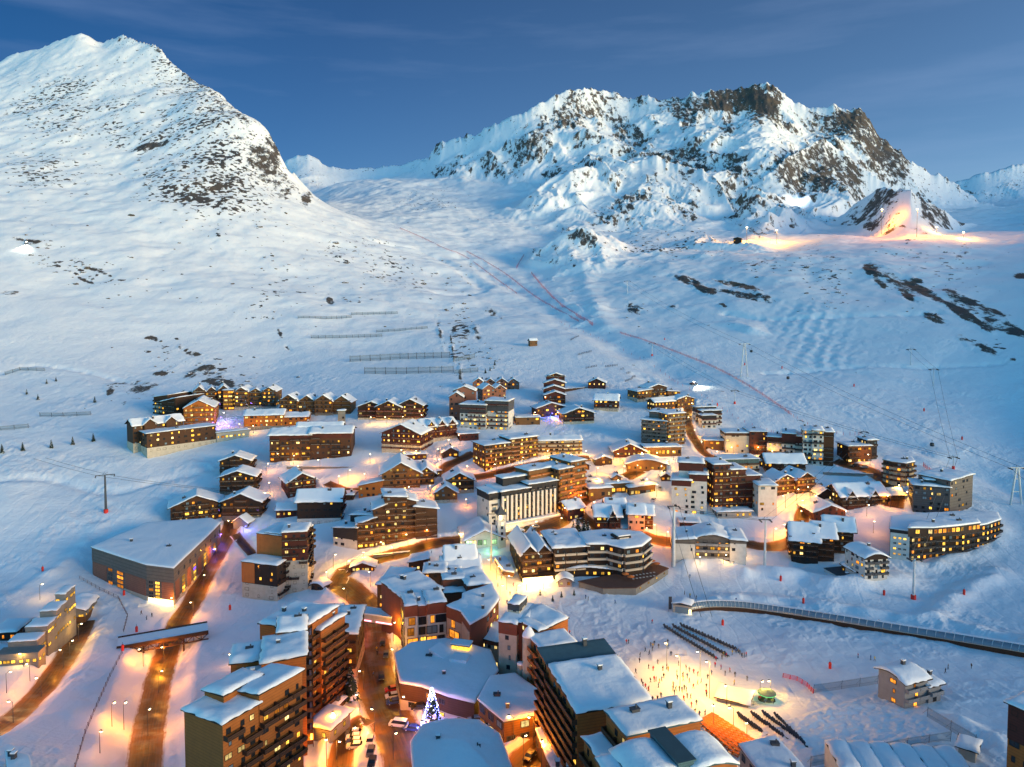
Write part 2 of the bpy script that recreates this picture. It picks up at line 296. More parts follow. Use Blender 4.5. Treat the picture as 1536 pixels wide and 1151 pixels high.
LB = [(388,232,30,26,20,.50),(405,262,20,28,0,.40),(352,206,22,7,0,.45),(430,285,16,26,10,.38),(410,215,10,24,-15,.5),(460,298,10,14,0,.6),(350,270,26,18,0,.30),(225,220,30,5,-14,1.1),(330,150,50,14,40,.28),(280,112,30,10,35,.3),(236,76,8,4,0,.7),(180,62,10,9,0,.45),(125,56,7,4,0,.4),(365,178,24,10,42,.3),
      (45,362,30,4,10,.55),(140,404,16,3,15,.9),(160,412,12,3,20,.8),(128,421,15,2.6,20,.9),(14,440,16,5,-5,.9),(228,508,11,4,10,.85),(290,530,15,4,8,.9),(270,522,6,5,0,.5),(312,552,12,4,0,.8),(165,590,8,8,40,.6),(226,578,14,4,0,.8),(420,500,4,9,-30,.8),(432,522,9,3,40,.7),(495,452,8,5,20,.8),
      (1030,420,22,5,14,.95),(1058,436,18,6,18,1.0),(1085,458,9,3,25,.8),(1105,428,34,5,12,.95),(1140,447,30,6,12,1.0),(1100,440,25,4,14,.6),(955,465,13,8,0,.5),(945,460,8,9,0,.4),(1010,460,7,4,0,.6),(1305,405,12,8,40,1.0),(1320,425,12,4,40,.8),(1360,443,12,4,35,.9),(1392,440,18,5,28,.95),(1372,428,14,4,20,.6),(1400,478,18,6,22,.95),(1445,472,24,6,32,1.0),(1440,448,26,6,25,.95),(1490,470,22,5,30,.9),(1505,490,26,7,25,1.0),(1525,498,24,5,25,.9),(1478,492,12,5,30,.8),(1535,415,16,5,0,.9),(1375,420,10,4,10,.7),(1520,540,10,4,0,.5),(1437,385,8,3,0,.5),(1450,380,7,3,0,.6)]
LB += [(1470,520,40,10,25,.5),(1340,420,40,14,35,.45),(1420,455,60,22,25,.22),(1500,480,50,26,28,.25),(300,560,60,14,8,.42),(200,580,50,16,10,.42),(370,590,60,14,0,.40),(330,575,20,5,5,.8),(400,585,16,4,0,.7),(240,560,12,4,0,.7),(190,610,14,6,40,.5),(660,500,4,30,-12,.5),(678,520,3,26,-8,.6),(690,560,4,16,0,.5),(715,500,6,16,-15,.45),(740,470,18,8,20,.4)]
for b in LB: ROCK += np.where(low, blob(*b), 0)
for b in [(300,110,120,60,35,.5),(90,150,120,50,-10,.42),(250,200,150,60,0,.35),(350,280,110,70,20,.46),(60,260,80,40,0,.45),(270,290,80,30,0,.5),(100,400,110,18,14,.45),(330,560,110,30,5,.42),(250,520,70,22,10,.38),(560,385,90,30,20,.34),(600,430,70,30,0,.28),(700,540,40,50,0,.42),(1000,370,90,20,-5,.42),(930,330,60,40,0,.3),(1250,420,60,40,20,.36),(1420,400,90,50,15,.38),(1480,520,60,30,10,.36),(690,490,18,40,8,.45),(440,440,90,40,0,.25),(1130,390,80,20,0,.3),(640,300,60,30,0,.3)]:
    SPK += np.where(low, blob(*b), 0)
SPK += np.where(low, .09 * sst(600, 800, Yg), 0) + np.where(LAY > 0, .22, 0)
ROCK = np.where(mm, np.minimum(ROCK, .27 + .24 * ribn + .17 * (blob(1325,215,32,45,35) + blob(1280,178,40,20,0) + blob(1110,150,75,26,0) + blob(1152,150,30,26,0) + .7 * blob(1225,262,70,26,10))), np.minimum(ROCK, .52)); ROCK = np.maximum(ROCK, 0); ROCK *= sst(455, 560, Yg)
# jag the ground where it is bare
Z += np.where(ROCK > .15, np.minimum(ROCK, 1) * (ridg(Xg / 22, Yg / 40, 4, 71) - .55) * np.clip(Yg * .009, 0, 22), 0); recol(); NRM = normals()
# ------------------------------------------------------------------ materials
MAT = {}
def newmat(name):
    m = bpy.data.materials.new(name); m.use_nodes = True; nt = m.node_tree; nt.nodes.clear()
    o = nt.nodes.new('ShaderNodeOutputMaterial'); MAT[name] = m; return m, nt, o
def bsdf(nt, o, **kw):
    b = nt.nodes.new('ShaderNodeBsdfPrincipled')
    for k, v in kw.items():
        k = k.replace('_', ' '); v = (*v, 1) if isinstance(v, tuple) and len(v) == 3 else v; b.inputs[k].default_value = v
    LK(nt, b.outputs[0], o.inputs[0]); return b
def ramp(nt, src, a, b, c0, c1):
    r = N(nt, 'ShaderNodeMapRange'); r.clamp = True
    for i, v in ((1, a), (2, b), (3, c0), (4, c1)): r.inputs[i].default_value = v
    LK(nt, src, r.inputs[0]); return r.outputs[0]
def mixc(nt, fac, c0, c1):
    m = N(nt, 'ShaderNodeMix', data_type='RGBA')
    for i, c in ((6, c0), (7, c1)):
        if isinstance(c, tuple): m.inputs[i].default_value = (*c, 1)
        else: LK(nt, c, m.inputs[i])
    if isinstance(fac, float): m.inputs[0].default_value = fac
    else: LK(nt, fac, m.inputs[0])
    return m.outputs[2]
def math_(nt, op, a, b=None):
    m = N(nt, 'ShaderNodeMath', operation=op)
    for i, v in ((0, a), (1, b)):
        if v is None: continue
        if isinstance(v, (int, float)): m.inputs[i].default_value = v
        else: LK(nt, v, m.inputs[i])
    return m.outputs[0]
def noise(nt, vec, sc, det=4, ro=.55):
    n = N(nt, 'ShaderNodeTexNoise', i_Scale=sc, i_Detail=float(det), i_Roughness=ro); LK(nt, vec, n.inputs['Vector']); return n.outputs['Fac']
# terrain: snow with bare rock where the stored weights say so
m, nt, o = newmat('snow_and_rock')
tc = N(nt, 'ShaderNodeTexCoord'); ob = tc.outputs['Object']
ar = N(nt, 'ShaderNodeAttribute', attribute_name='rock'); asp = N(nt, 'ShaderNodeAttribute', attribute_name='speck')
mq = N(nt, 'ShaderNodeMapping'); mq.inputs['Scale'].default_value = (1.5, .62, .8); LK(nt, ob, mq.inputs['Vector']); n1 = noise(nt, mq.outputs[0], .045, 10, .76); n2 = noise(nt, ob, .16, 5, .6); n3 = noise(nt, ob, .012, 6, .6)
rk = math_(nt, 'ADD', ar.outputs['Fac'], math_(nt, 'MULTIPLY', math_(nt, 'SUBTRACT', n1, .5), 1.9))
rk = ramp(nt, rk, .36, .46, 0, 1)
mpn = N(nt, 'ShaderNodeMapping'); mpn.inputs['Scale'].default_value = (1.0, .8, 1.0); LK(nt, ob, mpn.inputs['Vector'])
sp = math_(nt, 'ADD', math_(nt, 'MULTIPLY', asp.outputs['Fac'], .42), math_(nt, 'ADD', noise(nt, mpn.outputs[0], .115, 2.5, .55), math_(nt, 'MULTIPLY', math_(nt, 'SUBTRACT', n3, .5), .45)))
sp = ramp(nt, sp, .79, .815, 0, 1)
cov = math_(nt, 'MAXIMUM', rk, sp)
rc = mixc(nt, n2, (.030, .024, .020), (.17, .125, .085)); rc = mixc(nt, ramp(nt, n3, .35, .65, 0, 1), rc, (.055, .05, .05))
sn = mixc(nt, n2, (.80, .83, .87), (.86, .88, .90))
b = bsdf(nt, o, Roughness=.75); LK(nt, mixc(nt, cov, sn, rc), b.inputs['Base Color'])
nb = noise(nt, ob, .9, 6, .6); nb2 = noise(nt, ob, .22, 4, .55)
wt = N(nt, 'ShaderNodeTexWave', i_Scale=.045, i_Distortion=22.0, i_Detail=3.0); wt.inputs['Detail Scale'].default_value = .25; LK(nt, ob, wt.inputs['Vector'])
trk = ramp(nt, wt.outputs['Fac'], 0, .06, -.10, 0)
wt2 = N(nt, 'ShaderNodeTexWave', bands_direction='Y', i_Scale=.11, i_Distortion=30.0, i_Detail=3.0); wt2.inputs['Detail Scale'].default_value = .12; LK(nt, ob, wt2.inputs['Vector'])
trk = math_(nt, 'ADD', trk, ramp(nt, wt2.outputs['Fac'], 0, .05, -.08, 0))
hgt = math_(nt, 'ADD', math_(nt, 'ADD', trk, math_(nt, 'MULTIPLY', nb, .30)), math_(nt, 'ADD', math_(nt, 'MULTIPLY', nb2, .8), math_(nt, 'MULTIPLY', cov, math_(nt, 'MULTIPLY', n1, 9.0))))
bp = N(nt, 'ShaderNodeBump', i_Strength=.55, i_Distance=1.0); LK(nt, hgt, bp.inputs['Height']); LK(nt, bp.outputs[0], b.inputs['Normal'])
def wallmat(name, col, plank=0.0, var=.35, rough=.85, axis='Z'):
    m, nt, o = newmat(name); tc = N(nt, 'ShaderNodeTexCoord'); ob = tc.outputs['Object']
    f = noise(nt, ob, .5, 5, .65); c0 = tuple(c * (1 - var) for c in col); c1 = tuple(min(1, c * (1 + var)) for c in col)
    c = mixc(nt, f, c0, c1)
    if plank:
        wv = N(nt, 'ShaderNodeTexWave', bands_direction=axis, i_Scale=plank, i_Distortion=.4); LK(nt, ob, wv.inputs['Vector'])
        c = mixc(nt, ramp(nt, wv.outputs['Fac'], 0, .25, .45, 0), c, tuple(x * .35 for x in col))
    b = bsdf(nt, o, Roughness=rough); LK(nt, c, b.inputs['Base Color']); return m
for nm, c, pl in [('dark_wood',(.026,.012,.007),.55),('red_wood',(.070,.015,.009),.5),('brown_wood',(.062,.025,.009),.5),('tan_wood',(.165,.073,.022),.5),('ochre_wood',(.36,.108,.016),.45),('cream',(.46,.40,.31),0),
    ('white_wall',(.56,.54,.50),0),('grey_wall',(.24,.24,.25),0),('taupe',(.12,.105,.095),.22),('dark_grey',(.055,.06,.07),.3),('brick',(.20,.055,.026),.9),('orange_wall',(.42,.125,.025),0),('pink_wall',(.48,.30,.23),0),('rose_panel',(.24,.095,.06),.4),('black_wall',(.022,.022,.026),.4),
    ('dark_metal',(.06,.065,.075),0),('pale_metal',(.52,.54,.55),0),('concrete',(.30,.29,.27),0),('teal_roof',(.05,.11,.13),.6),('red_pad',(.62,.03,.02),0),('bark',(.06,.04,.025),0),('rock',(.075,.058,.045),0),('panel_beige',(.52,.44,.35),.35),('deck_wood',(.10,.045,.03),.7),('stone',(.20,.19,.17),.6)]:
    wallmat(nm, c, pl)
wallmat('needle', (.018,.035,.022), 0, .6)
m, nt, o = newmat('roof_snow'); tc = N(nt, 'ShaderNodeTexCoord'); ob = tc.outputs['Object']
f = noise(nt, ob, .6, 6, .6); b = bsdf(nt, o, Roughness=.7); LK(nt, mixc(nt, f, (.78,.81,.85), (.87,.89,.91)), b.inputs['Base Color'])
bp = N(nt, 'ShaderNodeBump', i_Strength=.5, i_Distance=.35); LK(nt, math_(nt, 'ADD', f, noise(nt, ob, .18, 3)), bp.inputs['Height']); LK(nt, bp.outputs[0], b.inputs['Normal'])
m, nt, o = newmat('road'); tc = N(nt, 'ShaderNodeTexCoord')
uvm = N(nt, 'ShaderNodeMapping'); uvm.inputs['Scale'].default_value = (1.0, .035, 1); LK(nt, tc.outputs['UV'], uvm.inputs['Vector'])
st = noise(nt, uvm.outputs[0], 1.7, 5, .7); pt = noise(nt, tc.outputs['Object'], .22, 5, .6)
sx = N(nt, 'ShaderNodeSeparateXYZ'); LK(nt, tc.outputs['UV'], sx.inputs[0])
edge = N(nt, 'ShaderNodeAttribute', attribute_name='edge')
slush = math_(nt, 'ADD', math_(nt, 'MULTIPLY', st, .6), math_(nt, 'ADD', math_(nt, 'MULTIPLY', pt, .6), math_(nt, 'MULTIPLY', edge.outputs['Fac'], .75)))
c = mixc(nt, ramp(nt, slush, .55, .95, 0, 1), (.014, .007, .003), (.21, .095, .026)); c = mixc(nt, ramp(nt, slush, 1.1, 1.3, 0, 1), c, (.72, .70, .68))
b = bsdf(nt, o, Roughness=.55); LK(nt, c, b.inputs['Base Color']); LK(nt, ramp(nt, pt, .4, .6, .35, .75), b.inputs['Roughness'])
bp = N(nt, 'ShaderNodeBump', i_Strength=.4, i_Distance=.15); LK(nt, slush, bp.inputs['Height']); LK(nt, bp.outputs[0], b.inputs['Normal'])
def emat(name, col, s, sample=False):
    m, nt, o = newmat(name); e = N(nt, 'ShaderNodeEmission'); e.inputs[0].default_value = (*col, 1); e.inputs[1].default_value = s
    LK(nt, e.outputs[0], o.inputs[0])
    if not sample: m.cycles.emission_sampling = 'NONE'
    return m
def paneglow(name, col, s):   # a lit room behind a pane: uneven, with curtains
    m, nt, o = newmat(name); tc = N(nt, 'ShaderNodeTexCoord'); oi = N(nt, 'ShaderNodeObjectInfo'); ad = N(nt, 'ShaderNodeVectorMath', operation='ADD')
    LK(nt, tc.outputs['Object'], ad.inputs[0]); cb = N(nt, 'ShaderNodeCombineXYZ'); 
    for i in range(3): LK(nt, math_(nt, 'MULTIPLY', oi.outputs['Random'], 31.0 + i * 17), cb.inputs[i])
    LK(nt, cb.outputs[0], ad.inputs[1]); f = noise(nt, ad.outputs[0], 2.2, 3)
    e = N(nt, 'ShaderNodeEmission'); LK(nt, mixc(nt, ramp(nt, f, .3, .7, 0, 1), tuple(c * .30 for c in col), col), e.inputs[0])
    LK(nt, math_(nt, 'MULTIPLY', math_(nt, 'ADD', math_(nt, 'MULTIPLY', math_(nt, 'POWER', oi.outputs['Random'], 1.6), 1.25), .16), s), e.inputs[1])
    LK(nt, e.outputs[0], o.inputs[0]); m.cycles.emission_sampling = 'NONE'; return m
paneglow('glow_yellow', (1, .50, .06), 1.9); paneglow('glow_amber', (1, .31, .03), 1.6); paneglow('glow_pale', (1, .70, .24), 2.0); paneglow('glow_violet', (.22, .08, 1), 1.5); paneglow('glow_green', (.55, 1, .45), 1.5)
emat('lamp_warm', (1, .78, .42), 9); emat('lamp_white', (1, .96, .85), 10); emat('lamp_violet', (.35, .16, 1), 8); emat('lamp_blue', (.12, .15, 1), 7); emat('lamp_red', (1, .05, .03), 5); emat('lamp_pink', (1, .2, .3), 5); emat('shop_glow', (1, .72, .30), 4.0); emat('bulb_blue', (.16, .18, 1), 9); emat('bulb_white', (.75, .8, 1), 12); emat('lamp_green', (.2,1,.3), .6)
m, nt, o = newmat('glass_dark'); bsdf(nt, o, Base_Color=(.02, .025, .03), Roughness=.12)
m, nt, o = newmat('glass_blue'); bsdf(nt, o, Base_Color=(.16, .23, .28), Roughness=.2)
m, nt, o = newmat('red_net'); tr = N(nt, 'ShaderNodeBsdfTransparent'); df = N(nt, 'ShaderNodeBsdfDiffuse'); df.inputs[0].default_value = (.75, .10, .12, 1); ms = N(nt, 'ShaderNodeMixShader', i_0=.42); LK(nt, tr.outputs[0], ms.inputs[1]); LK(nt, df.outputs[0], ms.inputs[2]); LK(nt, ms.outputs[0], o.inputs[0])
m, nt, o = newmat('wire_net'); tr = N(nt, 'ShaderNodeBsdfTransparent'); df = N(nt, 'ShaderNodeBsdfDiffuse'); df.inputs[0].default_value = (.16, .20, .22, 1); ms = N(nt, 'ShaderNodeMixShader', i_0=.38); LK(nt, tr.outputs[0], ms.inputs[1]); LK(nt, df.outputs[0], ms.inputs[2]); LK(nt, ms.outputs[0], o.inputs[0])
def paint(name, col, rough=.35, metal=0.0):
    m, nt, o = newmat(name); bsdf(nt, o, Base_Color=col, Roughness=rough, Metallic=metal, Coat_Weight=.3); return m
for nm, c in [('paint_white',(.75,.75,.74)),('paint_black',(.015,.015,.017)),('paint_red',(.45,.02,.015)),('paint_silver',(.35,.36,.38)),('paint_blue',(.03,.06,.18)),('paint_grey',(.10,.10,.11))]: paint(nm, c)
def cloth(name, col): m, nt, o = newmat(name); bsdf(nt, o, Base_Color=col, Roughness=.9); return m
for nm, c in [('cloth_black',(.02,.02,.025)),('cloth_red',(.5,.03,.03)),('cloth_blue',(.04,.10,.28)),('cloth_yellow',(.6,.42,.05)),('cloth_grey',(.16,.17,.18)),('skin',(.45,.28,.2)),('cloth_orange',(.62,.16,.03)),('canvas_dark',(.03,.035,.05)),('wool',(.05,.03,.03))]: cloth(nm, c)
# ------------------------------------------------------------------ object helpers
def mesh_of(name, verts, faces, mats=None, midx=None, smooth_=False):
    me = bpy.data.meshes.new(name); me.from_pydata([tuple(v) for v in verts], [], faces)
    for m in (mats or []): me.materials.append(MAT[m])
    if midx is not None: me.polygons.foreach_set('material_index', midx)
    if smooth_: me.polygons.foreach_set('use_smooth', [True] * len(me.polygons))
    me.update(); return me
def obj(name, me, parent=None, loc=(0, 0, 0), rz=0.0, sc=(1, 1, 1)):
    o = bpy.data.objects.new(name, me); COL.objects.link(o); o.location = loc; o.rotation_euler = (0, 0, rz); o.scale = sc
    if parent: o.parent = parent
    return o
def tag(o, label=None, cat=None, group=None, kind=None):
    for k, v in (('label', label), ('category', cat), ('group', group), ('kind', kind)):
        if v: o[k] = v
    return o
def thing(name, label, cat, loc=(0, 0, 0), rz=0.0, group=None):
    return tag(obj(name, None, None, loc, rz), label, cat, group)
def copytree(o, parent=None):
    c = o.copy(); COL.objects.link(c)
    if parent: c.parent = parent
    for ch in o.children: copytree(ch, c)
    return c
class MB:
    def __init__(s): s.v, s.f, s.m, s.mats = [], [], [], []
    def mi(s, m):
        if m not in s.mats: s.mats.append(m)
        return s.mats.index(m)
    def add(s, verts, faces, m):
        k = len(s.v); s.v += [tuple(v) for v in verts]; s.f += [tuple(i + k for i in f) for f in faces]; s.m += [s.mi(m)] * len(faces); return s
    def box(s, a, b, m):
        (x0, y0, z0), (x1, y1, z1) = a, b
        return s.add([(x0,y0,z0),(x1,y0,z0),(x1,y1,z0),(x0,y1,z0),(x0,y0,z1),(x1,y0,z1),(x1,y1,z1),(x0,y1,z1)], [(0,3,2,1),(4,5,6,7),(0,1,5,4),(1,2,6,5),(2,3,7,6),(3,0,4,7)], m)
    def prism(s, poly, z0, z1, m):  # footprint polygon, anticlockwise
        n = len(poly); v = [(p[0], p[1], z0) for p in poly] + [(p[0], p[1], z1) for p in poly]
        return s.add(v, [tuple(range(n - 1, -1, -1)), tuple(range(n, 2 * n))] + [(i, (i + 1) % n, n + (i + 1) % n, n + i) for i in range(n)], m)
    def tube(s, pts, r0, m, r1=None, n=6, caps=True):
        pts = [Vector(p) for p in pts]; r1 = r0 if r1 is None else r1; k = len(s.v); L = len(pts); fs = []
        for i, p in enumerate(pts):
            t = (pts[min(i + 1, L - 1)] - pts[max(i - 1, 0)]).normalized(); a = Vector((0, 0, 1)) if abs(t.z) < .9 else Vector((1, 0, 0))
            u = t.cross(a).normalized(); w_ = t.cross(u); r = r0 + (r1 - r0) * i / max(1, L - 1)
            for j in range(n): an = 2 * math.pi * j / n; s.v.append(tuple(p + u * (r * math.cos(an)) + w_ * (r * math.sin(an))))
        for i in range(L - 1):
            for j in range(n): fs.append((k + i*n + j, k + i*n + (j+1) % n, k + (i+1)*n + (j+1) % n, k + (i+1)*n + j))
        if caps: fs += [tuple(k + j for j in range(n - 1, -1, -1)), tuple(k + (L-1)*n + j for j in range(n))]
        s.f += fs; s.m += [s.mi(m)] * len(fs); return s
    def lathe(s, prof, m, n=12, c=(0, 0)):
        k = len(s.v); L = len(prof); fs = []
        for r, z in prof:
            for j in range(n): an = 2 * math.pi * j / n; s.v.append((c[0] + r * math.cos(an), c[1] + r * math.sin(an), z))
        for i in range(L - 1):
            for j in range(n): fs.append((k + i*n + j, k + i*n + (j+1) % n, k + (i+1)*n + (j+1) % n, k + (i+1)*n + j))
        fs += [tuple(k + j for j in range(n - 1, -1, -1)), tuple(k + (L-1)*n + j for j in range(n))]
        s.f += fs; s.m += [s.mi(m)] * len(fs); return s
    def mesh(s, name, sm=False): return mesh_of(name, s.v, s.f, s.mats, s.m, sm)
    def build(s, name, parent=None, loc=(0, 0, 0), rz=0.0, sm=False): return obj(name, s.mesh(name, sm), parent, loc, rz)
# ------------------------------------------------------------------ terrain meshes
def sheet(name, facemask, kind='structure'):
    """part of the height field as one object; normals come from the whole field so that neighbours meet without a seam"""
    jj, ii = np.nonzero(facemask)
    a = jj * NU + ii; quads = np.stack([a, a + 1, a + NU + 1, a + NU], 1)
    used, inv = np.unique(quads, return_inverse=True); quads = inv.reshape(-1, 4)
    co = np.stack([Xg.ravel()[used], Yg.ravel()[used], Z.ravel()[used] + CZ], 1).astype(np.float32)
    me = bpy.data.meshes.new(name); me.vertices.add(len(used)); me.vertices.foreach_set('co', co.ravel())
    nq = len(quads); me.loops.add(nq * 4); me.loops.foreach_set('vertex_index', quads.ravel().astype(np.int32))
    me.polygons.add(nq); me.polygons.foreach_set('loop_start', np.arange(0, nq * 4, 4, dtype=np.int32)); me.polygons.foreach_set('loop_total', np.full(nq, 4, np.int32))
    me.update(calc_edges=True); me.polygons.foreach_set('use_smooth', np.ones(nq, bool))
    for an, arr in (('rock', ROCK), ('speck', SPK)):
        at_ = me.attributes.new(an, 'FLOAT', 'POINT'); at_.data.foreach_set('value', arr.ravel()[used].astype(np.float32))
    me.normals_split_custom_set_from_vertices(NRM.reshape(-1, 3)[used].astype(np.float32))
    me.materials.append(MAT['snow_and_rock']); o = obj(name, me); o['kind'] = kind; return o
fl_ = LAY[:-1, :-1]; yf = Yg[:-1, :-1]; uf = PXG[:-1, :-1]
sheet('ground', (fl_ == 0) & (yf < 560))
sheet('mountain', (fl_ == 0) & (yf >= 560) & (uf < 560))
sheet('hill', (fl_ == 0) & (yf >= 560) & (uf >= 560))
for k in (2, 3, 4, 5, 6, 7): sheet('mountain' if k in (2, 3, 5, 6) else 'hill', fl_ == k)
# ------------------------------------------------------------------ road sheets
def strip(name, pts, wd, m, dz=.1, seg=2.0, kind='structure', nx=6, label=None):
    pts = resample(pts, seg); vs, fs, ed, uv = [], [], [], []; L = 0
    for i, p in enumerate(pts):
        t = pts[min(i + 1, len(pts) - 1)] - pts[max(i - 1, 0)]; t.z = 0; t.normalize(); n = Vector((t.y, -t.x, 0))
        if i: L += (p - pts[i - 1]).length
        for k in range(nx + 1):
            s = k / nx * 2 - 1; ww = wd / 2 * (1 + .12 * (float(vn(np.array(L / 4), np.array(k * 3.1), 3)) - .5)); q = p + n * (s * ww)
            vs.append((q.x, q.y, gz(q.x, q.y) + dz)); ed.append(abs(s) ** 3); uv.append((s * ww, L))
    for i in range(len(pts) - 1):
        for k in range(nx): a = i * (nx + 1) + k; fs.append((a, a + 1, a + nx + 2, a + nx + 1))
    me = mesh_of(name, vs, fs, [m], None, True); at_ = me.attributes.new('edge', 'FLOAT', 'POINT'); at_.data.foreach_set('value', ed)
    ul = me.uv_layers.new(name='UVMap'); vi = np.zeros(len(me.loops), np.int32); me.loops.foreach_get('vertex_index', vi); ul.data.foreach_set('uv', np.array(uv, np.float32)[vi].ravel())
    # faces must look up
    if me.polygons[0].normal.z < 0: me.flip_normals()
    o = obj(name, me); o['kind'] = kind; return o
for i, (pts, wd, cut, bank) in enumerate(RW): strip('road', pts, wd + .8, 'road', .10 + .004 * i)
# ------------------------------------------------------------------ building kit
RNG = random.Random(11)
MESH = {}
def winmesh(glow, frame):
    """1 x 1 window: a frame that stands proud of the wall, a pane set back in it, one mullion"""
    k = ('w', glow, frame)
    if k in MESH: return MESH[k]
    b = MB(); t = .07
    b.box((-.5, -.09, -.5), (-.5 + t, .12, .5), frame).box((.5 - t, -.09, -.5), (.5, .12, .5), frame)
    b.box((-.5 + t, -.09, .5 - t), (.5 - t, .12, .5), frame).box((-.5 + t, -.13, -.5), (.5 - t, .12, -.5 + t), frame)
    b.box((-.025, -.05, -.5 + t), (.025, .05, .5 - t), frame)
    b.add([(-.5 + t, -.02, -.5 + t), (.5 - t, -.02, -.5 + t), (.5 - t, -.02, .5 - t), (-.5 + t, -.02, .5 - t)], [(0, 1, 2, 3)], glow)
    MESH[k] = b.mesh('window'); return MESH[k]
def balmesh(wood):
    k = ('b', wood)
    if k in MESH: return MESH[k]
    b = MB(); b.box((-.5, -1, 0), (.5, .1, .16), 'concrete' if wood in ('white_wall', 'cream') else wood)
    b.box((-.5, -1, .25), (.5, -.93, .62), wood).box((-.5, -1.01, .70), (.5, -.92, 1.0), wood)
    b.box((-.5, -.93, .16), (-.47, .05, 1.0), wood).box((.47, -.93, .16), (.5, .05, 1.0), wood)
    b.box((-.46, -.85, .16), (.46, -.5, .24), 'roof_snow')
    MESH[k] = b.mesh('balcony'); return MESH[k]
def chimesh(kind):
    k = ('c', kind)
    if k in MESH: return MESH[k]
    b = MB()
    if kind: b.box((-.45, -.45, -1), (.45, .45, 1.5), 'dark_grey').box((-.6, -.6, 1.5), (.6, .6, 1.62), 'dark_metal').box((-.55, -.55, 1.62), (.55, .55, 1.9), 'roof_snow')
    else: b.box((-.9, -.6, -1), (.9, .6, .8), 'dark_grey').box((-1, -.7, .8), (1, .7, .9), 'dark_metal').tube([(.3, 0, .9), (.3, 0, 1.6)], .18, 'dark_metal')
    MESH[k] = b.mesh('chimney' if kind else 'roof_vent'); return MESH[k]
def roofprof(v):
    """(axis, polyline of (coordinate, height)) of the top of a volume"""
    x0, x1, y0, y1, h, r, t = v['x0'], v['x1'], v['y0'], v['y1'], v['h'], v['r'], v['roof']
    if t == 'flat': return 'x', [(x0, h), (x1, h)]
    if t == 'mx': return 'x', [(x0, h), (x1, h + r)]
    if t == 'my': return 'y', [(y0, h), (y1, h + r)]
    if t == 'gy': p = v.get('apex', .5); return 'x', [(x0, h), (x0 + (x1 - x0) * p, h + r), (x1, h)]
    if t == 'gx': p = v.get('apex', .5); return 'y', [(y0, h), (y0 + (y1 - y0) * p, h + r), (y1, h)]
    if t == 'hump': return 'x', [(x0 + (x1 - x0) * i / 8, h + r * math.sin(math.pi * i / 8)) for i in range(9)]
def interp(pl, a):
    for (a0, z0), (a1, z1) in zip(pl, pl[1:]):
        if a <= a1: return z0 + (z1 - z0) * (a - a0) / max(1e-6, a1 - a0)
    return pl[-1][1]
def extr(pl, axis, b0, b1, z0, mat, M):
    poly = [(pl[0][0], z0)] + [(pl[-1][0], z0)] + [p for p in reversed(pl)]
    n = len(poly); f = (lambda a, b, z: (a, b, z)) if axis == 'x' else (lambda a, b, z: (b, a, z))
    vs = [f(a, b0, z) for a, z in poly] + [f(a, b1, z) for a, z in poly]
    fl = axis == 'x'; fs = [tuple(range(n)) if fl else tuple(range(n - 1, -1, -1)), tuple(range(2 * n - 1, n - 1, -1)) if fl else tuple(range(n, 2 * n))]
    for i in range(n):
        q = (i, n + i, n + (i + 1) % n, (i + 1) % n); fs.append(q if fl else q[::-1])
    M.add(vs, fs, mat)
def snow_slab(name, axis, pl, b0, b1, th, seed, parent, bare=0):
    """snow lying on a roof: thick in the middle, thinning and rounding to the eaves, lumpy"""
    L = pl[-1][0] - pl[0][0]; na = max(8, min(40, int(L / .9))); nb = max(8, min(44, int((b1 - b0) / .9)))
    av = sorted(set([pl[0][0] + L * i / na for i in range(na + 1)] + [a for a, _ in pl[1:-1]])); bv = [b0 + (b1 - b0) * i / nb for i in range(nb + 1)]
    A, B = np.meshgrid(np.array(av), np.array(bv), indexing='ij'); zb = np.array([interp(pl, a) for a in av])[:, None] + 0 * B
    de = np.minimum(np.minimum(A - av[0], av[-1] - A), np.minimum(B - b0, b1 - B))
    e = np.sqrt(np.clip(de / .9, 0, 1)); nz = vn(A / 3.1 + seed, B / 3.1, seed) - .5; n2 = vn(A / 1.1 + seed, B / 1.1, seed + 3) - .5
    dr_ = vn(A / 6.5 + seed, B / 6.5, seed + 11) - .5; dpt = th * (.34 + .66 * e) * (1 + .6 * nz + .22 * n2 + .7 * dr_)
    top = zb + dpt; jit = (de < .01) * (vn(A / 1.3, B / 1.3, seed + 5) - .3) * .55
    ca, cb = (av[0] + av[-1]) / 2, (b0 + b1) / 2
    A2 = A + np.sign(A - ca) * jit * (np.abs(A - ca) > L / 2 - .01); B2 = B + np.sign(B - cb) * jit * (np.abs(B - cb) > (b1 - b0) / 2 - .01)
    ni, nj = A.shape; f = (lambda a, b, z: (a, b, z)) if axis == 'x' else (lambda a, b, z: (b, a, z))
    vs = [f(A2[i, j], B2[i, j], top[i, j]) for i in range(ni) for j in range(nj)]; fs = []
    for i in range(ni - 1):
        for j in range(nj - 1): q = (i*nj+j, (i+1)*nj+j, (i+1)*nj+j+1, i*nj+j+1); fs.append(q if axis == 'x' else q[::-1])
    ring = [(i, 0) for i in range(ni)] + [(ni - 1, j) for j in range(1, nj)] + [(i, nj - 1) for i in range(ni - 2, -1, -1)] + [(0, j) for j in range(nj - 2, 0, -1)]
    k = len(vs); vs += [f(A2[i, j], B2[i, j], zb[i, j] - .02) for i, j in ring]; n = len(ring)
    for q in range(n):
        a, b_ = ring[q], ring[(q + 1) % n]; w_ = (a[0]*nj + a[1], k + q, k + (q + 1) % n, b_[0]*nj + b_[1]); fs.append(w_ if axis == 'x' else w_[::-1])
    return obj(name, mesh_of(name, vs, fs, ['roof_snow'], None, True), parent)
GLOW = ['glow_yellow', 'glow_yellow', 'glow_amber', 'glow_pale']
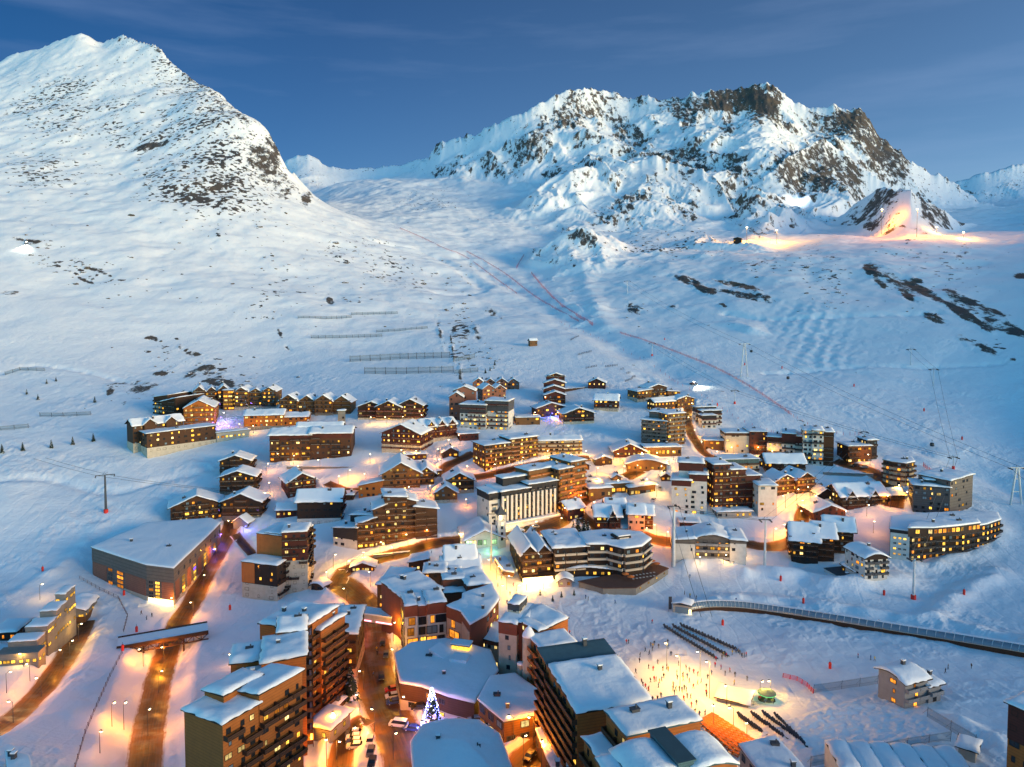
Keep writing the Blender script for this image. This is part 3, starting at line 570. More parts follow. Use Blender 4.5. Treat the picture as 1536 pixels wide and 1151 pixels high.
def face_of(v, f):
    x0, x1, y0, y1 = v['x0'], v['x1'], v['y0'], v['y1']
    if f == 'F': return Vector((x0, y0, 0)), Vector((1, 0, 0)), x1 - x0, 0.0, Vector((0, -1, 0))
    if f == 'R': return Vector((x1, y0, 0)), Vector((0, 1, 0)), y1 - y0, R(90), Vector((1, 0, 0))
    if f == 'L': return Vector((x0, y1, 0)), Vector((0, -1, 0)), y1 - y0, R(-90), Vector((-1, 0, 0))
    return Vector((x1, y1, 0)), Vector((-1, 0, 0)), x1 - x0, R(180), Vector((0, 1, 0))
def openings(root, v, f, cnt):
    """windows and balconies of one side of one volume"""
    o, d, L, rz, nrm = face_of(v, f); fl, fh = v['fl'], v['h'] / max(1, v['fl']); ax, pl = roofprof(v)
    sp = v['wsp']; n = max(1, int(round(L / sp))); st = L / n; ww, wh = v['ww'], v['wh']
    extra = 1 if (v['r'] > fh * .8) else 0
    for k in range(v['f0'], fl + extra):
        zc = k * fh + fh * .55
        if k == fl: zc = v['h'] + min(.3 * v['r'], fh * .5)
        b0 = None
        for i in range(n):
            p = o + d * (st * (i + .5)); a = p.x if ax == 'x' else p.y
            if zc + wh / 2 + .25 > interp(pl, a): continue
            if RNG.random() < v['skip'] or cnt['window'] >= 98: continue
            cnt['window'] += 1
            lit = RNG.random() < v['lit']; g = RNG.choice(v['glow']) if lit else ('glass_dark' if RNG.random() < .85 else 'glass_blue')
            q_ = d * (RNG.uniform(-.12, .12) * st); obj('window', winmesh(g, v['frame']), root, (p.x + q_.x, p.y + q_.y, zc), rz, (ww * (1 if v['reg'] else RNG.choice((.6, .85, 1, 1.15, 1.6))), 1, wh))
        if f in v['bal'] and k >= v['b0'] and k < fl + extra and cnt['balcony'] < 98:
            m = max(1, int(round(L / v['bsp']))); bw = L / m
            for i in range(m):
                p = o + d * (bw * (i + .5)); a = p.x if ax == 'x' else p.y
                if zc > interp(pl, a) - .3: continue
                if v['bskip'] and RNG.random() < v['bskip']: continue
                cnt['balcony'] += 1
                obj('balcony', balmesh(v['bmat']), root, (p.x, p.y, k * fh + .03 + .013 * (i % 2)), rz, (bw * v['bfill'], v['bdep'], 1.05))
DEF = dict(roof='flat', r=0, wsp=3.1, ww=1.25, wh=1.3, lit=.4, skip=.10, bal='', bsp=6.6, bfill=.96, bdep=1.2, b0=1, f0=0, glow=GLOW, frame='dark_wood', bmat='dark_wood', bskip=0, reg=False, ov=.7, th=.55, chim=1, wall='brown_wood', low=None, upper=None, snow=True, base=7, roofmat='dark_wood', faces=None)
def raise_vol(root, v, cnt, k):
    ax, pl = roofprof(v); ov = v['ov']
    b0, b1 = (v['y0'], v['y1']) if ax == 'x' else (v['x0'], v['x1'])
    m = MB(); extr(pl, ax, b0, b1, -v['base'], v['wall'], m); wl = m.build('wall', root)
    if v['low']:
        mat, frac = v['low']; m = MB(); e = .06; zt = v['h'] * frac
        m.box((v['x0'] - e, v['y0'] - e, -v['base']), (v['x1'] + e, v['y1'] + e, zt), mat); m.build('lower_wall', root)
    if v['upper']:
        mat, frac = v['upper']; e = .06; m = MB(); extr([(a + (-e if i == 0 else e if i == len(pl) - 1 else 0), z - .05) for i, (a, z) in enumerate(pl)], ax, b0 - e, b1 + e, v['h'] * frac, mat, m); m.build('attic_wall', root)
    # roof board
    s0 = (pl[1][1] - pl[0][1]) / max(.1, pl[1][0] - pl[0][0]); s1 = (pl[-1][1] - pl[-2][1]) / max(.1, pl[-1][0] - pl[-2][0])
    ep = [(pl[0][0] - ov, pl[0][1] - s0 * ov)] + pl[1:-1] + [(pl[-1][0] + ov, pl[-1][1] + s1 * ov)]
    up = [(a, z + .28) for a, z in ep]; dn = [(a, z + .01) for a, z in ep]; n = len(ep)
    poly = dn + up[::-1]; f = (lambda a, b, z: (a, b, z)) if ax == 'x' else (lambda a, b, z: (b, a, z))
    q = len(poly); vs = [f(a, b0 - ov, z) for a, z in poly] + [f(a, b1 + ov, z) for a, z in poly]; m = MB(); fs = []
    for i in range(n - 1):
        for o_ in (0, q): t = (o_ + i, o_ + i + 1, o_ + q - 2 - i, o_ + q - 1 - i); fs.append(t if (o_ == 0) == (ax == 'x') else t[::-1])
    for i in range(q): t = (i, q + i, q + (i + 1) % q, (i + 1) % q); fs.append(t if ax == 'x' else t[::-1])
    rf = m.add(vs, fs, v['roofmat']).build('roof', root)
    if v['snow']:
        c = .12; snow_slab('snow_cover', ax, [(up[0][0] + c, up[0][1])] + up[1:-1] + [(up[-1][0] - c, up[-1][1])], b0 - ov + c, b1 + ov - c, v['th'], k * 7 + RNG.randrange(90), rf)
    for i in range(v['chim']):
        x = v['x0'] + (v['x1'] - v['x0']) * RNG.uniform(.2, .8); y = v['y0'] + (v['y1'] - v['y0']) * RNG.uniform(.25, .85)
        kd = RNG.random() < .5; obj('chimney' if kd else 'roof_vent', chimesh(kd), rf, (x, y, interp(pl, x if ax == 'x' else y) + .45), 0)
    sides = v['faces']
    if sides is None:
        M = root.matrix_basis; sides = ''
        for f in 'FLR':
            o, d, L, rz, nrm = face_of(v, f); c = M @ (o + d * (L / 2)); nw = M.to_3x3() @ nrm
            if nw.dot(Vector((0, 0, c.z)) - c) > 0: sides += f
    for f in sides: openings(root, v, f, cnt)
def frame_at(Lp, Rp, top, H=None):
    """origin, bearing, width and height of a front between two photo pixels; with H the pixels mark the eaves instead of the foot"""
    if H is None:
        a, b = hit(*Lp), hit(*Rp); u, e = ray(Lp[0], top); zt = CZ + e * a.y; h = zt - min(a.z, b.z)
    else:
        a, b = hit(*Lp, H), hit(*Rp, H); h = H; zt = (a.z + b.z) / 2; a.z = b.z = zt - H
    z = zt - h; yaw = math.atan2(b.y - a.y, b.x - a.x); W = math.hypot(b.x - a.x, b.y - a.y)
    return Vector((a.x, a.y, z)), yaw, W, h
BLD = {}
def B(name, label, Lp, Rp, top, D, H=None, vols=None, cat='building', group=None, fl=None, **kw):
    """vols: (x0, x1 as shares of the front, y0, y1 in metres, height as a share, options)"""
    o, yaw, W, h = frame_at(Lp, Rp, top, H); root = thing(name, label, cat, o, yaw, group); bpy.context.view_layer
    root.matrix_basis  # location and bearing are already set
    cnt = dict(window=0, balcony=0)
    for k, v in enumerate(vols or [(0, 1, 0, D, 1, {})]):
        q = dict(DEF); q.update(kw); q.update(v[5]); hh = h * v[4]
        q.update(x0=v[0] * W, x1=v[1] * W, y0=v[2], y1=v[3], h=hh)
        q['fl'] = q.get('floors') or (max(1, int(round(hh / 2.9))) if fl is None else max(1, int(round(fl * v[4]))))
        raise_vol(root, q, cnt, k)
    BLD[label] = (root, W, h, D); return root
def gables(n, D, r, step=.0, **kw):
    """n gables side by side along the front, every other one set back and a little lower"""
    return [(i / n, (i + 1) / n, (i % 2) * 2.0, D, 1 - .07 * (i % 2) - step * i, dict(roof='gy', r=r, **kw)) for i in range(n)]
def PB(name, label, pix, top, mats, fl, edges, cat='building', th=.6, rise=0, lit=.4, band=None, wsp=3.2, H=None, ww=1.5, wh=1.5, parapet=0.0, frame='dark_grey', bal=False, skip=.05, roofmat='dark_metal', low=None, glow=GLOW, bmat='dark_wood', drop=8, wallh=None, snow=True):
    """a building on a polygon plan; pix are the foot corners (or the eaves when H is given) listed anticlockwise from above"""
    if H is None:
        g = [hit(*p) for p in pix]; u, e = ray(pix[0][0], top); zt = CZ + e * g[0].y; zb = min(p.z for p in g); h = zt - zb
    else:
        g = [hit(*p, H) for p in pix]; zt = sum(p.z for p in g) / len(g); zb = zt - (wallh or H); h = wallh or H
    o = Vector((g[0].x, g[0].y, zb)); pl = [Vector((p.x - o.x, p.y - o.y, 0)) for p in g]
    ar = sum(a.x * b.y - b.x * a.y for a, b in zip(pl, pl[1:] + pl[:1]))
    if ar < 0: pl = [pl[0]] + pl[:0:-1]; edges = [len(pl) - 1 - e_ for e_ in edges]
    root = thing(name, label, cat, o); n = len(pl)
    MB().prism([(p.x, p.y) for p in pl], -drop, h, mats[0]).build('wall', root)
    c = sum(pl, Vector((0, 0, 0))) / n
    def off(k): return [(c.x + (p - c).x * (1 + k / max(1, (p - c).length)), c.y + (p - c).y * (1 + k / max(1, (p - c).length))) for p in pl]
    if low: MB().prism(off(.07), -drop, h * low[1], low[0]).build('lower_wall', root)
    if len(mats) > 1: MB().prism(off(.08), h * mats[2], h + .0, mats[1]).build('attic_wall', root)
    rf = MB().prism(off(.5), h + .01, h + .3, roofmat).build('roof', root)
    # snow: rings from the eaves to the middle
    vs, fs = [], []
    dense = []
    for i in range(n):
        a, b = pl[i], pl[(i + 1) % n]; m = max(1, int((b - a).length / 1.6)); dense += [a + (b - a) * (q / m) for q in range(m)]
    nd = len(dense)
    for s_, z_ in [(1, 0), (1, th * .45), (.985, th * .85), (.95, th), (.8, th * 1.05), (.6, th * 1.05), (.4, th * 1.1), (.2, th * 1.1)]:
        for p in dense:
            d_ = p - c; k = (1 + .4 / max(1, d_.length)) * s_; q = c + d_ * k
            nz = float(vn(np.array(q.x / 3.3 + 50), np.array(q.y / 3.3 + 50), 4)) - .5
            vs.append((q.x, q.y, h + .28 + z_ * (1 + .5 * nz) + rise * (1 - s_)))
    for r_ in range(7):
        for j in range(nd): fs.append((r_*nd + j, r_*nd + (j+1) % nd, (r_+1)*nd + (j+1) % nd, (r_+1)*nd + j))
    vs.append((c.x, c.y, h + .28 + th * 1.1 + rise)); fs += [(7*nd + j, 7*nd + (j+1) % nd, len(vs) - 1) for j in range(nd)]
    if snow: obj('snow_cover', mesh_of('snow_cover', vs, fs, ['roof_snow'], None, True), rf)
    for i in range(2 if snow else 0):
        kd = RNG.random() < .5; q = c + (pl[RNG.randrange(n)] - c) * RNG.uniform(.2, .6); obj('chimney' if kd else 'roof_vent', chimesh(kd), rf, (q.x, q.y, h + .6 + rise * .5))
    cnt = 0
    for ei in edges:
        a, b = pl[ei], pl[(ei + 1) % n]; d = (b - a); L = d.length; d /= L; nn = Vector((d.y, -d.x, 0)); rz = math.atan2(d.y, d.x); m = max(1, int(L / wsp)); fh = h / fl
        for k in range(fl):
            for i in range(m):
                p = a + d * (L * (i + .5) / m)
                if RNG.random() < skip or cnt >= 98: continue
                cnt += 1; lt = RNG.random() < lit; gl = RNG.choice(glow) if lt else ('glass_dark' if RNG.random() < .85 else 'glass_blue')
                p2 = p + nn * .08
                obj('window', winmesh(gl, frame), root, (p2.x, p2.y, k * fh + fh * .55), rz, (ww, 1, wh))
            if bal and k:
                m2 = max(1, int(L / 6))
                for i in range(m2):
                    p = a + d * (L * (i + .5) / m2) + nn * .05; obj('balcony', balmesh(bmat), root, (p.x, p.y, k * fh + .02), rz, (L / m2 * .97, 1.3, 1.05))
    return root, h, pl
# ------------------------------------------------------------------ the village: left and upper terraces
W_RED = dict(wall='red_wood', low=('cream', .3), bmat='red_wood', bal='FLR', ov=1.1)
W_DARK = dict(wall='dark_wood', low=('stone', .22), bmat='brown_wood', bal='FLR', ov=1.2)
B('hotel', 'cream and brown hotel with stepped mono-pitch roofs at the left end of the upper terrace', (224,622), (262,631), 597, 26, vols=[(0,.55,4,26,1,dict(roof='mx',r=2)),(.5,1.05,0,24,.86,dict(roof='mx',r=3,wall='brown_wood'))], wall='cream', upper=('brown_wood',.72), bal='F', lit=.3)
B('hotel', 'gabled hotel with rows of lit windows and a white lit sign over its door', (276,642), (322,640), 613, 24, roof='gy', r=5, wall='ochre_wood', low=('cream',.12), lit=.75, bal='F', bmat='tan_wood', chim=2)
B('apartment_block', 'long brown apartment row with three gables behind the violet lit square', (290,618), (345,612), 588, 16, vols=gables(3,16,3.5), wall='brown_wood', lit=.35, bal='F')
B('stair_tower', 'narrow stair tower with a column of lit windows above the violet square', (335,616), (350,615), 586, 10, wall='tan_wood', lit=.95, wsp=4, ww=2.6, chim=0)
B('apartment_block', 'brown apartment row with lit balconies right of the stair tower on the upper terrace', (352,616), (414,613), 588, 17, vols=gables(3,17,3), wall='tan_wood', low=('cream',.25), lit=.5, bal='F')
B('lodge', 'dark timber lodge on a long white plinth at the edge of the snowfield', (221,688), (324,664), 651, 12, vols=[(0,1,0,12,1,dict(roof='flat',th=.4,wsp=4.2,f0=1)),(-.10,.62,12,24,1.25,dict(roof='gx',r=3)),(.05,.2,10.5,14,1.30,dict(roof='gy',r=2.4,chim=0)),(.36,.5,10.5,14,1.30,dict(roof='gy',r=2.4,chim=0))], wall='brown_wood', low=('cream',.42), lit=.4, ov=1)
B('lodge', 'low snow roofed lodge with a warm lit terrace right of the violet square', (366,647), (462,638), 624, 15, vols=[(0,.62,0,15,1,dict(roof='gx',r=2.5)),(.6,1,3,15,.8,dict(roof='gx',r=2))], wall='ochre_wood', lit=.6, low=('stone',.3))
B('shop_row', 'long low pale shop front with a strip of lights below the violet square', (325,664), (374,655), 650, 6, wall='cream', lit=.9, chim=0, fl=1, wsp=2.6)
B('chalet_block', 'tan chalet block with four gables and timber balconies below the avalanche barriers', (420,625), (525,622), 601, 15, vols=gables(4,15,4), wall='tan_wood', low=('stone',.3), lit=.25, bal='F', bmat='brown_wood', ov=1)
B('chimney_tower', 'slim grey tower standing between two chalet blocks', (507,644), (518,644), 617, 4, wall='stone', chim=0, lit=0, skip=.8)
B('chalet_block', 'dark brown gabled chalet block glowing warmly at its foot', (535,632), (633,630), 609, 15, vols=[(0,.42,3,16,.9,dict(roof='gy',r=3.5)),(.3,.68,0,15,.95,dict(roof='gy',r=4)),(.62,1,2,16,1.05,dict(roof='gy',r=4))], wall='dark_wood', low=('cream',.2), lit=.35, bal='FR', bmat='red_wood', ov=1.2)
B('hotel', 'five storey brown hotel with cream patches and a broad snow roof', (405,694), (527,684), 652, 17, vols=[(0,.5,0,17,.97,dict(roof='gx',r=2.2)),(.5,1,0,17,1.02,dict(roof='gx',r=2.2)),(.3,.85,10,18,1.16,dict(roof='gx',r=1.5,faces='F',skip=.8))], wall='brown_wood', lit=.3, fl=5, bal='F', bskip=.55, upper=('red_wood',.82), ov=1.3, bmat='dark_wood', frame='dark_wood')
for i in range(1): pass
B('hotel', 'red and white gable hotel with a bright red lit sign', (573,679), (631,683), 649, 18, roof='gy', r=5.2, lit=.7, fl=4, **{**W_RED, 'low': ('cream', .45)})
B('hotel', 'long red chalet hotel with three peaked dormers along its snow roof', (636,667), (685,656), 641, 14, vols=[(0,1,0,14,1,dict(roof='gx',r=3.2)),(.1,.3,-.4,5,1.02,dict(roof='gy',r=3,chim=0)),(.42,.62,-.4,5,1.02,dict(roof='gy',r=3,chim=0)),(.74,.94,-.4,5,1.02,dict(roof='gy',r=3,chim=0))], lit=.6, fl=3, **W_RED)
B('apartment_block', 'topmost row of small pink brown gabled flats under the slope', (709,587), (779,585), 574, 12, vols=gables(4,12,3), wall='rose_panel', lit=.3)
B('apartment_block', 'tall narrow rose brown block with a stepped gable roof', (674,630), (712,631), 592, 20, vols=[(0,.55,0,10,.9,dict(roof='gy',r=3)),(.1,1,8,20,1.08,dict(roof='gy',r=3))], wall='rose_panel', lit=.12, skip=.5)
B('apartment_block', 'rose brown gabled block rising behind the grey topped hotel', (724,612), (760,610), 584, 12, vols=gables(2,12,3), wall='rose_panel', lit=.2)
B('hotel', 'grey topped hotel with red balconies and white walls below', (690,641), (761,648), 606, 16, vols=[(0,.55,0,16,.97,dict()),(.5,1,3,18,1.12,dict())], wall='white_wall', upper=('dark_grey',.66), lit=.4, bal='F', bmat='red_wood', bskip=.3, fl=6)
B('apartment_block', 'dark red ended block with a long lit balcony front above the curved road', (727,708), (806,685), 668, 14, vols=[(0,.5,0,14,.97,dict()),(.48,1,0,13,1.1,dict())], wall='brown_wood', lit=.55, fl=6, bal='F', bmat='tan_wood', low=None, frame='dark_wood')
B('shed', 'small low pink snow roofed shed behind the dark red ended block', (690,662), (718,660), 652, 8, wall='red_wood', lit=0, chim=0)
B('chalet_block', 'broad tan chalet with a wide front gable and lit balconies above the village street', (573,740), (652,730), 711, 22, vols=[(0,.72,0,22,1,dict(roof='gy',r=5.5)),(.7,1,3,20,.9,dict(roof='gy',r=3))], wall='tan_wood', lit=.65, bal='F', bmat='brown_wood', ov=1.6, fl=3)
B('annex', 'low tan annex with a single sloping snow roof left of the broad tan chalet', (538,748), (574,742), 729, 9, roof='mx', r=2.5, wall='ochre_wood', lit=.1, chim=0)
B('apartment_block', 'big stepped apartment block with glowing balconies and a white and black end wall', (536,824), (656,802), 752, 13, vols=[(0,.22,-.5,13,.52,dict(roof='mx',r=2.5)),(.2,.36,0,13,.80,dict(roof='mx',r=2)),(.34,.62,0,13,1.06,dict(roof='mx',r=-1)),(.54,.74,1,13,1.0,dict(roof='mx',r=-2)),(.72,1,0,12,.80,dict(roof='mx',r=-1.5))], wall='brown_wood', lit=.5, fl=8, bal='F', bmat='brown_wood', upper=None, ov=.9, frame='dark_wood')
B('wing', 'white walled black topped wing with stepped snow roofs ending the big glowing block', (500,818), (536,825), 792, 14, vols=[(0,1,0,9,1,dict(roof='mx',r=1.5)),(.3,1.2,8,15,1.5,dict(roof='mx',r=1.5))], wall='white_wall', upper=('black_wall',.5), lit=.15, skip=.5)
B('chalet', 'pair gabled wooden chalet with lit balconies beside the bare snow run', (668,742), (711,739), 722, 14, roof='gy', r=4, lit=.5, ov=1.2, wall='brown_wood', low=('cream',.3), bal='F', bmat='tan_wood')
B('chalet', 'small tan gabled chalet in front of the wooden chalet by the bare snow run', (652,755), (686,754), 740, 11, roof='gy', r=3.5, lit=.25, ov=1, wall='tan_wood', low=('cream',.3))
B('chalet', 'dark red chalet with a broad snow roof standing alone on pink lit snow', (432,748), (474,735), 724, 15, roof='gy', r=4, lit=.3, ov=1.4, wall='red_wood', bal='F', bmat='dark_wood')
B('chalet_block', 'long dark red chalet with white foot and balconies at its right end', (446,790), (511,781), 752, 13, roof='gx', r=4, lit=.12, ov=1.3, wall='dark_wood', low=('white_wall',.3), bal='R', bmat='red_wood')
B('shed', 'small red fronted shed with snow roof and a blue lit edge', (414,778), (447,774), 766, 9, roof='gx', r=2.2, wall='red_wood', lit=.4, chim=0)
B('chalet', 'uppermost of the three stacked dark chalets on the left edge of the village', (330,714), (376,709), 692, 12, roof='gy', r=3, lit=.35, **W_DARK)
B('chalet', 'middle one of the three stacked dark chalets on the left edge of the village', (330,744), (383,738), 716, 13, roof='gy', r=3, lit=.4, **W_DARK)
B('chalet', 'lowest of the three stacked dark chalets, above the little blue edged kiosk', (333,780), (391,776), 753, 13, roof='gy', r=4, lit=.45, **W_DARK)
B('chalet', 'wide gabled chalet half hidden behind the great hall roof', (256,786), (334,776), 762, 14, roof='gy', r=5, lit=.4, wall='brown_wood', bal='F', ov=1.5)
B('kiosk', 'small kiosk with a gable outlined in blue light beside the road', (350,794), (371,793), 783, 6, roof='gy', r=2.5, wall='stone', lit=.2, chim=0, skip=.7, ov=1)
# the great hall
HALL, HH, HP = PB('sports_hall', 'great grey hall with pink panels and a vast blue snow roof beside the road', [(139,862),(221,901),(262,908),(331,813),(316,800),(222,806)], 822, ['taupe','taupe',.62], 4, [], th=.7, low=('cream',.14), roofmat='taupe', drop=6)
def onwall(pl, e, s0, s1, z0, z1, out, mat, nm, root):
    a, b = pl[e], pl[(e + 1) % len(pl)]; d = (b - a).normalized(); n = Vector((d.y, -d.x, 0)); L = (b - a).length
    p0, p1 = a + d * (L * s0) - n * .05, a + d * (L * s1) - n * .05; q = [p0 + n * (out + .05), p1 + n * (out + .05), p1, p0]
    return MB().prism([(v.x, v.y) for v in q], z0, z1, mat).build(nm, root)
for e, s0, s1 in ((0,.02,.28),(0,.62,.98),(1,.55,.97)) : onwall(HP, e, s0, s1, HH*.14, HH*.6, .12, 'rose_panel', 'wall_panel', HALL)
for e, s0, s1, g, nf in ((0,.3,.4,'glass_dark',4),(0,.46,.6,'glow_amber',4),(1,.06,.26,'glass_dark',5),(1,.3,.5,'glow_yellow',5)):
    a, b = HP[e], HP[e + 1]; d = (b - a).normalized(); L = (b - a).length; p = a + d * (L * (s0 + s1) / 2) + Vector((d.y, -d.x, 0)) * .1
    for k in range(nf): obj('window', winmesh(g if (k + e) % 3 else 'glow_amber', 'taupe'), HALL, (p.x, p.y, HH * (.1 + .5 * (k + .5) / nf)), math.atan2(d.y, d.x), (L * (s1 - s0) * .9, 1, HH * .5 / nf * .8))
onwall(HP, 1, .05, .95, -1, HH * .12, .14, 'shop_glow', 'shop_front', HALL)
a, b = HP[2], HP[3]; d = (b - a).normalized(); L = (b - a).length; nn = Vector((d.y, -d.x, 0)); rz = math.atan2(d.y, d.x)
for i in range(9):
    s = (i + .5) / 9; p = a + d * (L * s) + nn * .1
    if i % 2 == 0: onwall(HP, 2, s - .035, s + .035, HH * .1, HH * .62, .12, 'rose_panel', 'wall_panel', HALL)
    else:
        for k in range(5): obj('window', winmesh(RNG.choice(['glow_yellow','glow_amber','glow_violet','glow_yellow','glass_dark']), 'taupe'), HALL, (p.x, p.y, HH * (.14 + .1 * k)), rz, (L * .06, 1, HH * .085))
    p = p + d * 1.5; obj('window', winmesh('glass_dark', 'dark_grey'), HALL, (p.x, p.y, HH * .78), rz, (1.2, 1, 1.6))
# orange tower block
OT = B('apartment_tower', 'orange and maroon tower block on cream foot with dark balconies along its side', (364,896), (416,902), 843, 30, vols=[(0,1,0,9,1,dict(wsp=5)),(.06,1.06,9,26,1.62,dict(roof='flat',faces='R')),(.30,1.06,9.2,24,1.66,dict(faces='R'))], wall='dark_wood', low=('cream',.42), lit=.32, fl=6, bal='R', bmat='dark_wood', bskip=.35, bsp=4.4, skip=.25, wsp=3.0, ov=.35, chim=0)
_, W_, h_, _ = BLD[OT['label']]
for x0_, x1_, y_, z0_, z1_ in ((-.01, .36, -.2, .44, 1.0), (.05, 1.03, 8.8, 1.02, 1.61)): MB().box((W_*x0_, y_, h_*z0_), (W_*x1_, y_ + .19, h_*z1_), 'orange_wall').build('wall_panel', OT)
B('apartment_tower', 'maroon rear wing of the orange tower with cream balcony fins', (424,893), (462,884), 800, 12, wall='red_wood', low=('cream',.55), lit=.45, fl=8, bal='FR', bmat='dark_wood', bskip=.3, bsp=4, ov=.4)
# upper right terraces
B('chalet_block', 'tall pile of four dark red terrace houses stepping up the slope', (817,606), (848,606), 593, 22, vols=[(0,1,0,7,1,dict(roof='gy',r=2.4)),(0,1,7,13,1.55,dict(roof='gy',r=2.4)),(.05,1.08,13,19,2.15,dict(roof='gy',r=2.4)),(.2,1.1,19,25,2.8,dict(roof='gy',r=2.4))], wall='red_wood', lit=.3, fl=2, bal='F', ov=1, chim=0)
B('chalet', 'small dark red chalet high on the slope with a wall running left from it', (882,583), (908,584), 574, 10, roof='gy', r=3, wall='red_wood', lit=.4, ov=1.1)
B('stone_wall', 'low brown retaining wall running left from the high chalet', (848,588), (884,581), 584, 1.2, cat='wall', wall='brown_wood', th=.3, skip=1, chim=0, ov=.2, fl=1)
B('chalet', 'dark red chalet with a lit upper floor standing above a cleared track', (891,615), (927,618), 600, 12, roof='gx', r=3, wall='red_wood', low=('cream',.3), lit=.4, bal='F', ov=1)
B('restaurant', 'low chalet with a bright blue lit doorway on the upper slope', (805,627), (849,622), 613, 10, roof='gy', r=3.2, wall='brown_wood', lit=.5, ov=1)
B('chalet', 'dark chalet with lit gable and long balcony below the blue lit doorway', (846,637), (891,635), 621, 13, roof='gy', r=3.5, wall='dark_wood', low=('cream',.25), lit=.45, bal='F', bmat='red_wood', ov=1.3)
B('garage', 'flat snow covered tan garage left of the chalets on the upper slope', (774,638), (810,637), 627, 9, wall='tan_wood', lit=.2, chim=0, skip=.5)
B('apartment_block', 'long cream ended block with brown balconies below the snowy bank', (807,684), (873,681), 662, 13, roof='gx', r=1.5, wall='cream', lit=.4, fl=4, bal='F', bmat='brown_wood', bfill=.95)
B('apartment_tower', 'tall taupe tower with a cream central strip and stepped flat roof', (962,664), (1000,671), 630, 15, vols=[(0,1,0,14,1,dict()),(.2,1.15,6,19,1.28,dict(faces='R'))], wall='taupe', lit=.25, fl=7, bal='LF', bmat='taupe', bsp=4)
B('apartment_tower', 'right half of the taupe tower with lit balcony columns', (1001,671), (1027,666), 622, 12, wall='tan_wood', lit=.5, fl=8, bal='F', bmat='taupe', bsp=5)
B('apartment_block', 'brown and cream cluster of flats highest on the right under the piste', (956,604), (1020,600), 586, 15, vols=[(0,.34,0,13,.9,dict(roof='mx',r=1)),(.3,.72,2,15,1.1,dict(roof='gy',r=2.2,wall='brown_wood')),(.7,1,0,12,.8,dict(roof='mx',r=-1))], wall='tan_wood', low=('cream',.4), lit=.5, bal='F', bskip=.4)
B('restaurant', 'bright lit restaurant with snow roof below the cluster of flats', (982,618), (1040,612), 604, 9, vols=[(0,.6,0,9,1,dict(roof='gx',r=2)),(.55,1,-1,8,1.15,dict(roof='gy',r=2))], wall='brown_wood', lit=.85, wsp=2.8)
B('apartment_block', 'white block with black stepped flat roofs at the edge of the piste', (1053,643), (1088,643), 624, 14, vols=[(0,.6,0,6,1,dict()),(.1,1,6,11,1.25,dict()),(0,.9,11,16,1.45,dict())], wall='white_wall', upper=('black_wall',.75), lit=.2, bal='F', bmat='red_wood', chim=1)
B('shop_row', 'low tan shop row with a lit window band behind the square', (1056,675), (1098,677), 661, 10, wall='tan_wood', lit=.6)
B('apartment_block', 'cream block with a brown stair end right of the low tan shop row', (1088,680), (1124,681), 650, 14, wall='cream', upper=('brown_wood',.88), lit=.3, bal='R', skip=.4, chim=1)
B('apartment_block', 'narrow maroon block with dark roof between the cream block and the white towers', (1124,682), (1150,682), 648, 14, wall='red_wood', lit=.2, bal='F', bskip=.3, skip=.3)
B('apartment_block', 'maroon and white block with black boxes on its roof', (1150,684), (1204,690), 652, 13, vols=[(0,.45,0,13,.9,dict()),(.42,.8,-1,13,1.1,dict(upper=('red_wood',.6))),(.78,1,0,13,1,dict())], wall='white_wall', upper=('red_wood',.7), lit=.25, bal='F', bmat='dark_wood', bskip=.4)
B('apartment_tower', 'tall white finned tower with brown corner balconies at the right of the upper row', (1204,696), (1250,699), 646, 15, vols=[(0,.3,0,14,1,dict()),(.3,.66,-1,14,1.02,dict()),(.66,1,0,14,.98,dict(wall='brown_wood'))], wall='white_wall', lit=.3, fl=8, bal='FR', bmat='dark_wood', bsp=4.2, bskip=.3)
B('market_hall', 'red brown gabled market hall blazing with light at the top of the square', (922,687), (967,686), 676, 14, roof='gy', r=4, wall='red_wood', lit=.8, ov=2, wsp=2.6)
B('shop_row', 'yellow lit shop row reaching right from the market hall', (968,687), (1022,684), 672, 9, wall='tan_wood', lit=.95, wsp=3, fl=1, wh=2.2, ww=2.4)
B('pavilion', 'low round roofed pavilion ringed by lights in the middle of the square', (940,708), (1000,706), 696, 12, roof='hump', r=2.5, wall='tan_wood', lit=.8, fl=1, chim=0, ov=1.4)
B('stall', 'small lit stall with a snowy roof left of the market hall', (893,699), (918,697), 690, 6, roof='gy', r=1.8, wall='brown_wood', lit=.9, fl=1, chim=0)
# right side
B('apartment_tower', 'white tower with dark red attic and side balconies left of the glowing block', (1007,766), (1060,775), 716, 14, vols=[(0,.55,0,14,.92,dict()),(.5,1,1.5,15,1.08,dict()),(.2,.9,5,16,1.34,dict(skip=.7))], wall='white_wall', upper=('red_wood',.84), lit=.3, fl=7, bal='R', bmat='red_wood', bsp=5, bskip=.2, wsp=4)
B('apartment_block', 'red brown block with five rows of glowing glazed balconies stepping down right', (1070,766), (1140,762), 706, 14, vols=[(0,.34,0,14,1.14,dict()),(.32,.68,0,14,1.0,dict()),(.66,1,0,14,.84,dict())], wall='red_wood', lit=.62, fl=6, bal='F', bmat='brown_wood', bsp=5)
B('apartment_block', 'block with a dark green flat roof behind the glowing red brown block', (1084,724), (1138,720), 690, 12, wall='cream', upper=('teal_roof',.78), lit=.4, bal='F', bmat='brown_wood', roofmat='teal_roof', th=.3)
B('apartment_tower', 'white tower with a column of dark red balconies beside the lit right-hand street', (1137,776), (1165,774), 729, 13, wall='white_wall', lit=.35, fl=6, bal='R', bmat='dark_wood', bsp=4, wsp=4, skip=.3)
B('chalet', 'dark chalet with broad snow roof below the tall white finned tower', (1150,711), (1208,711), 694, 13, roof='gx', r=3.5, wall='dark_wood', low=('stone',.3), lit=.2, bal='F', ov=1.2)
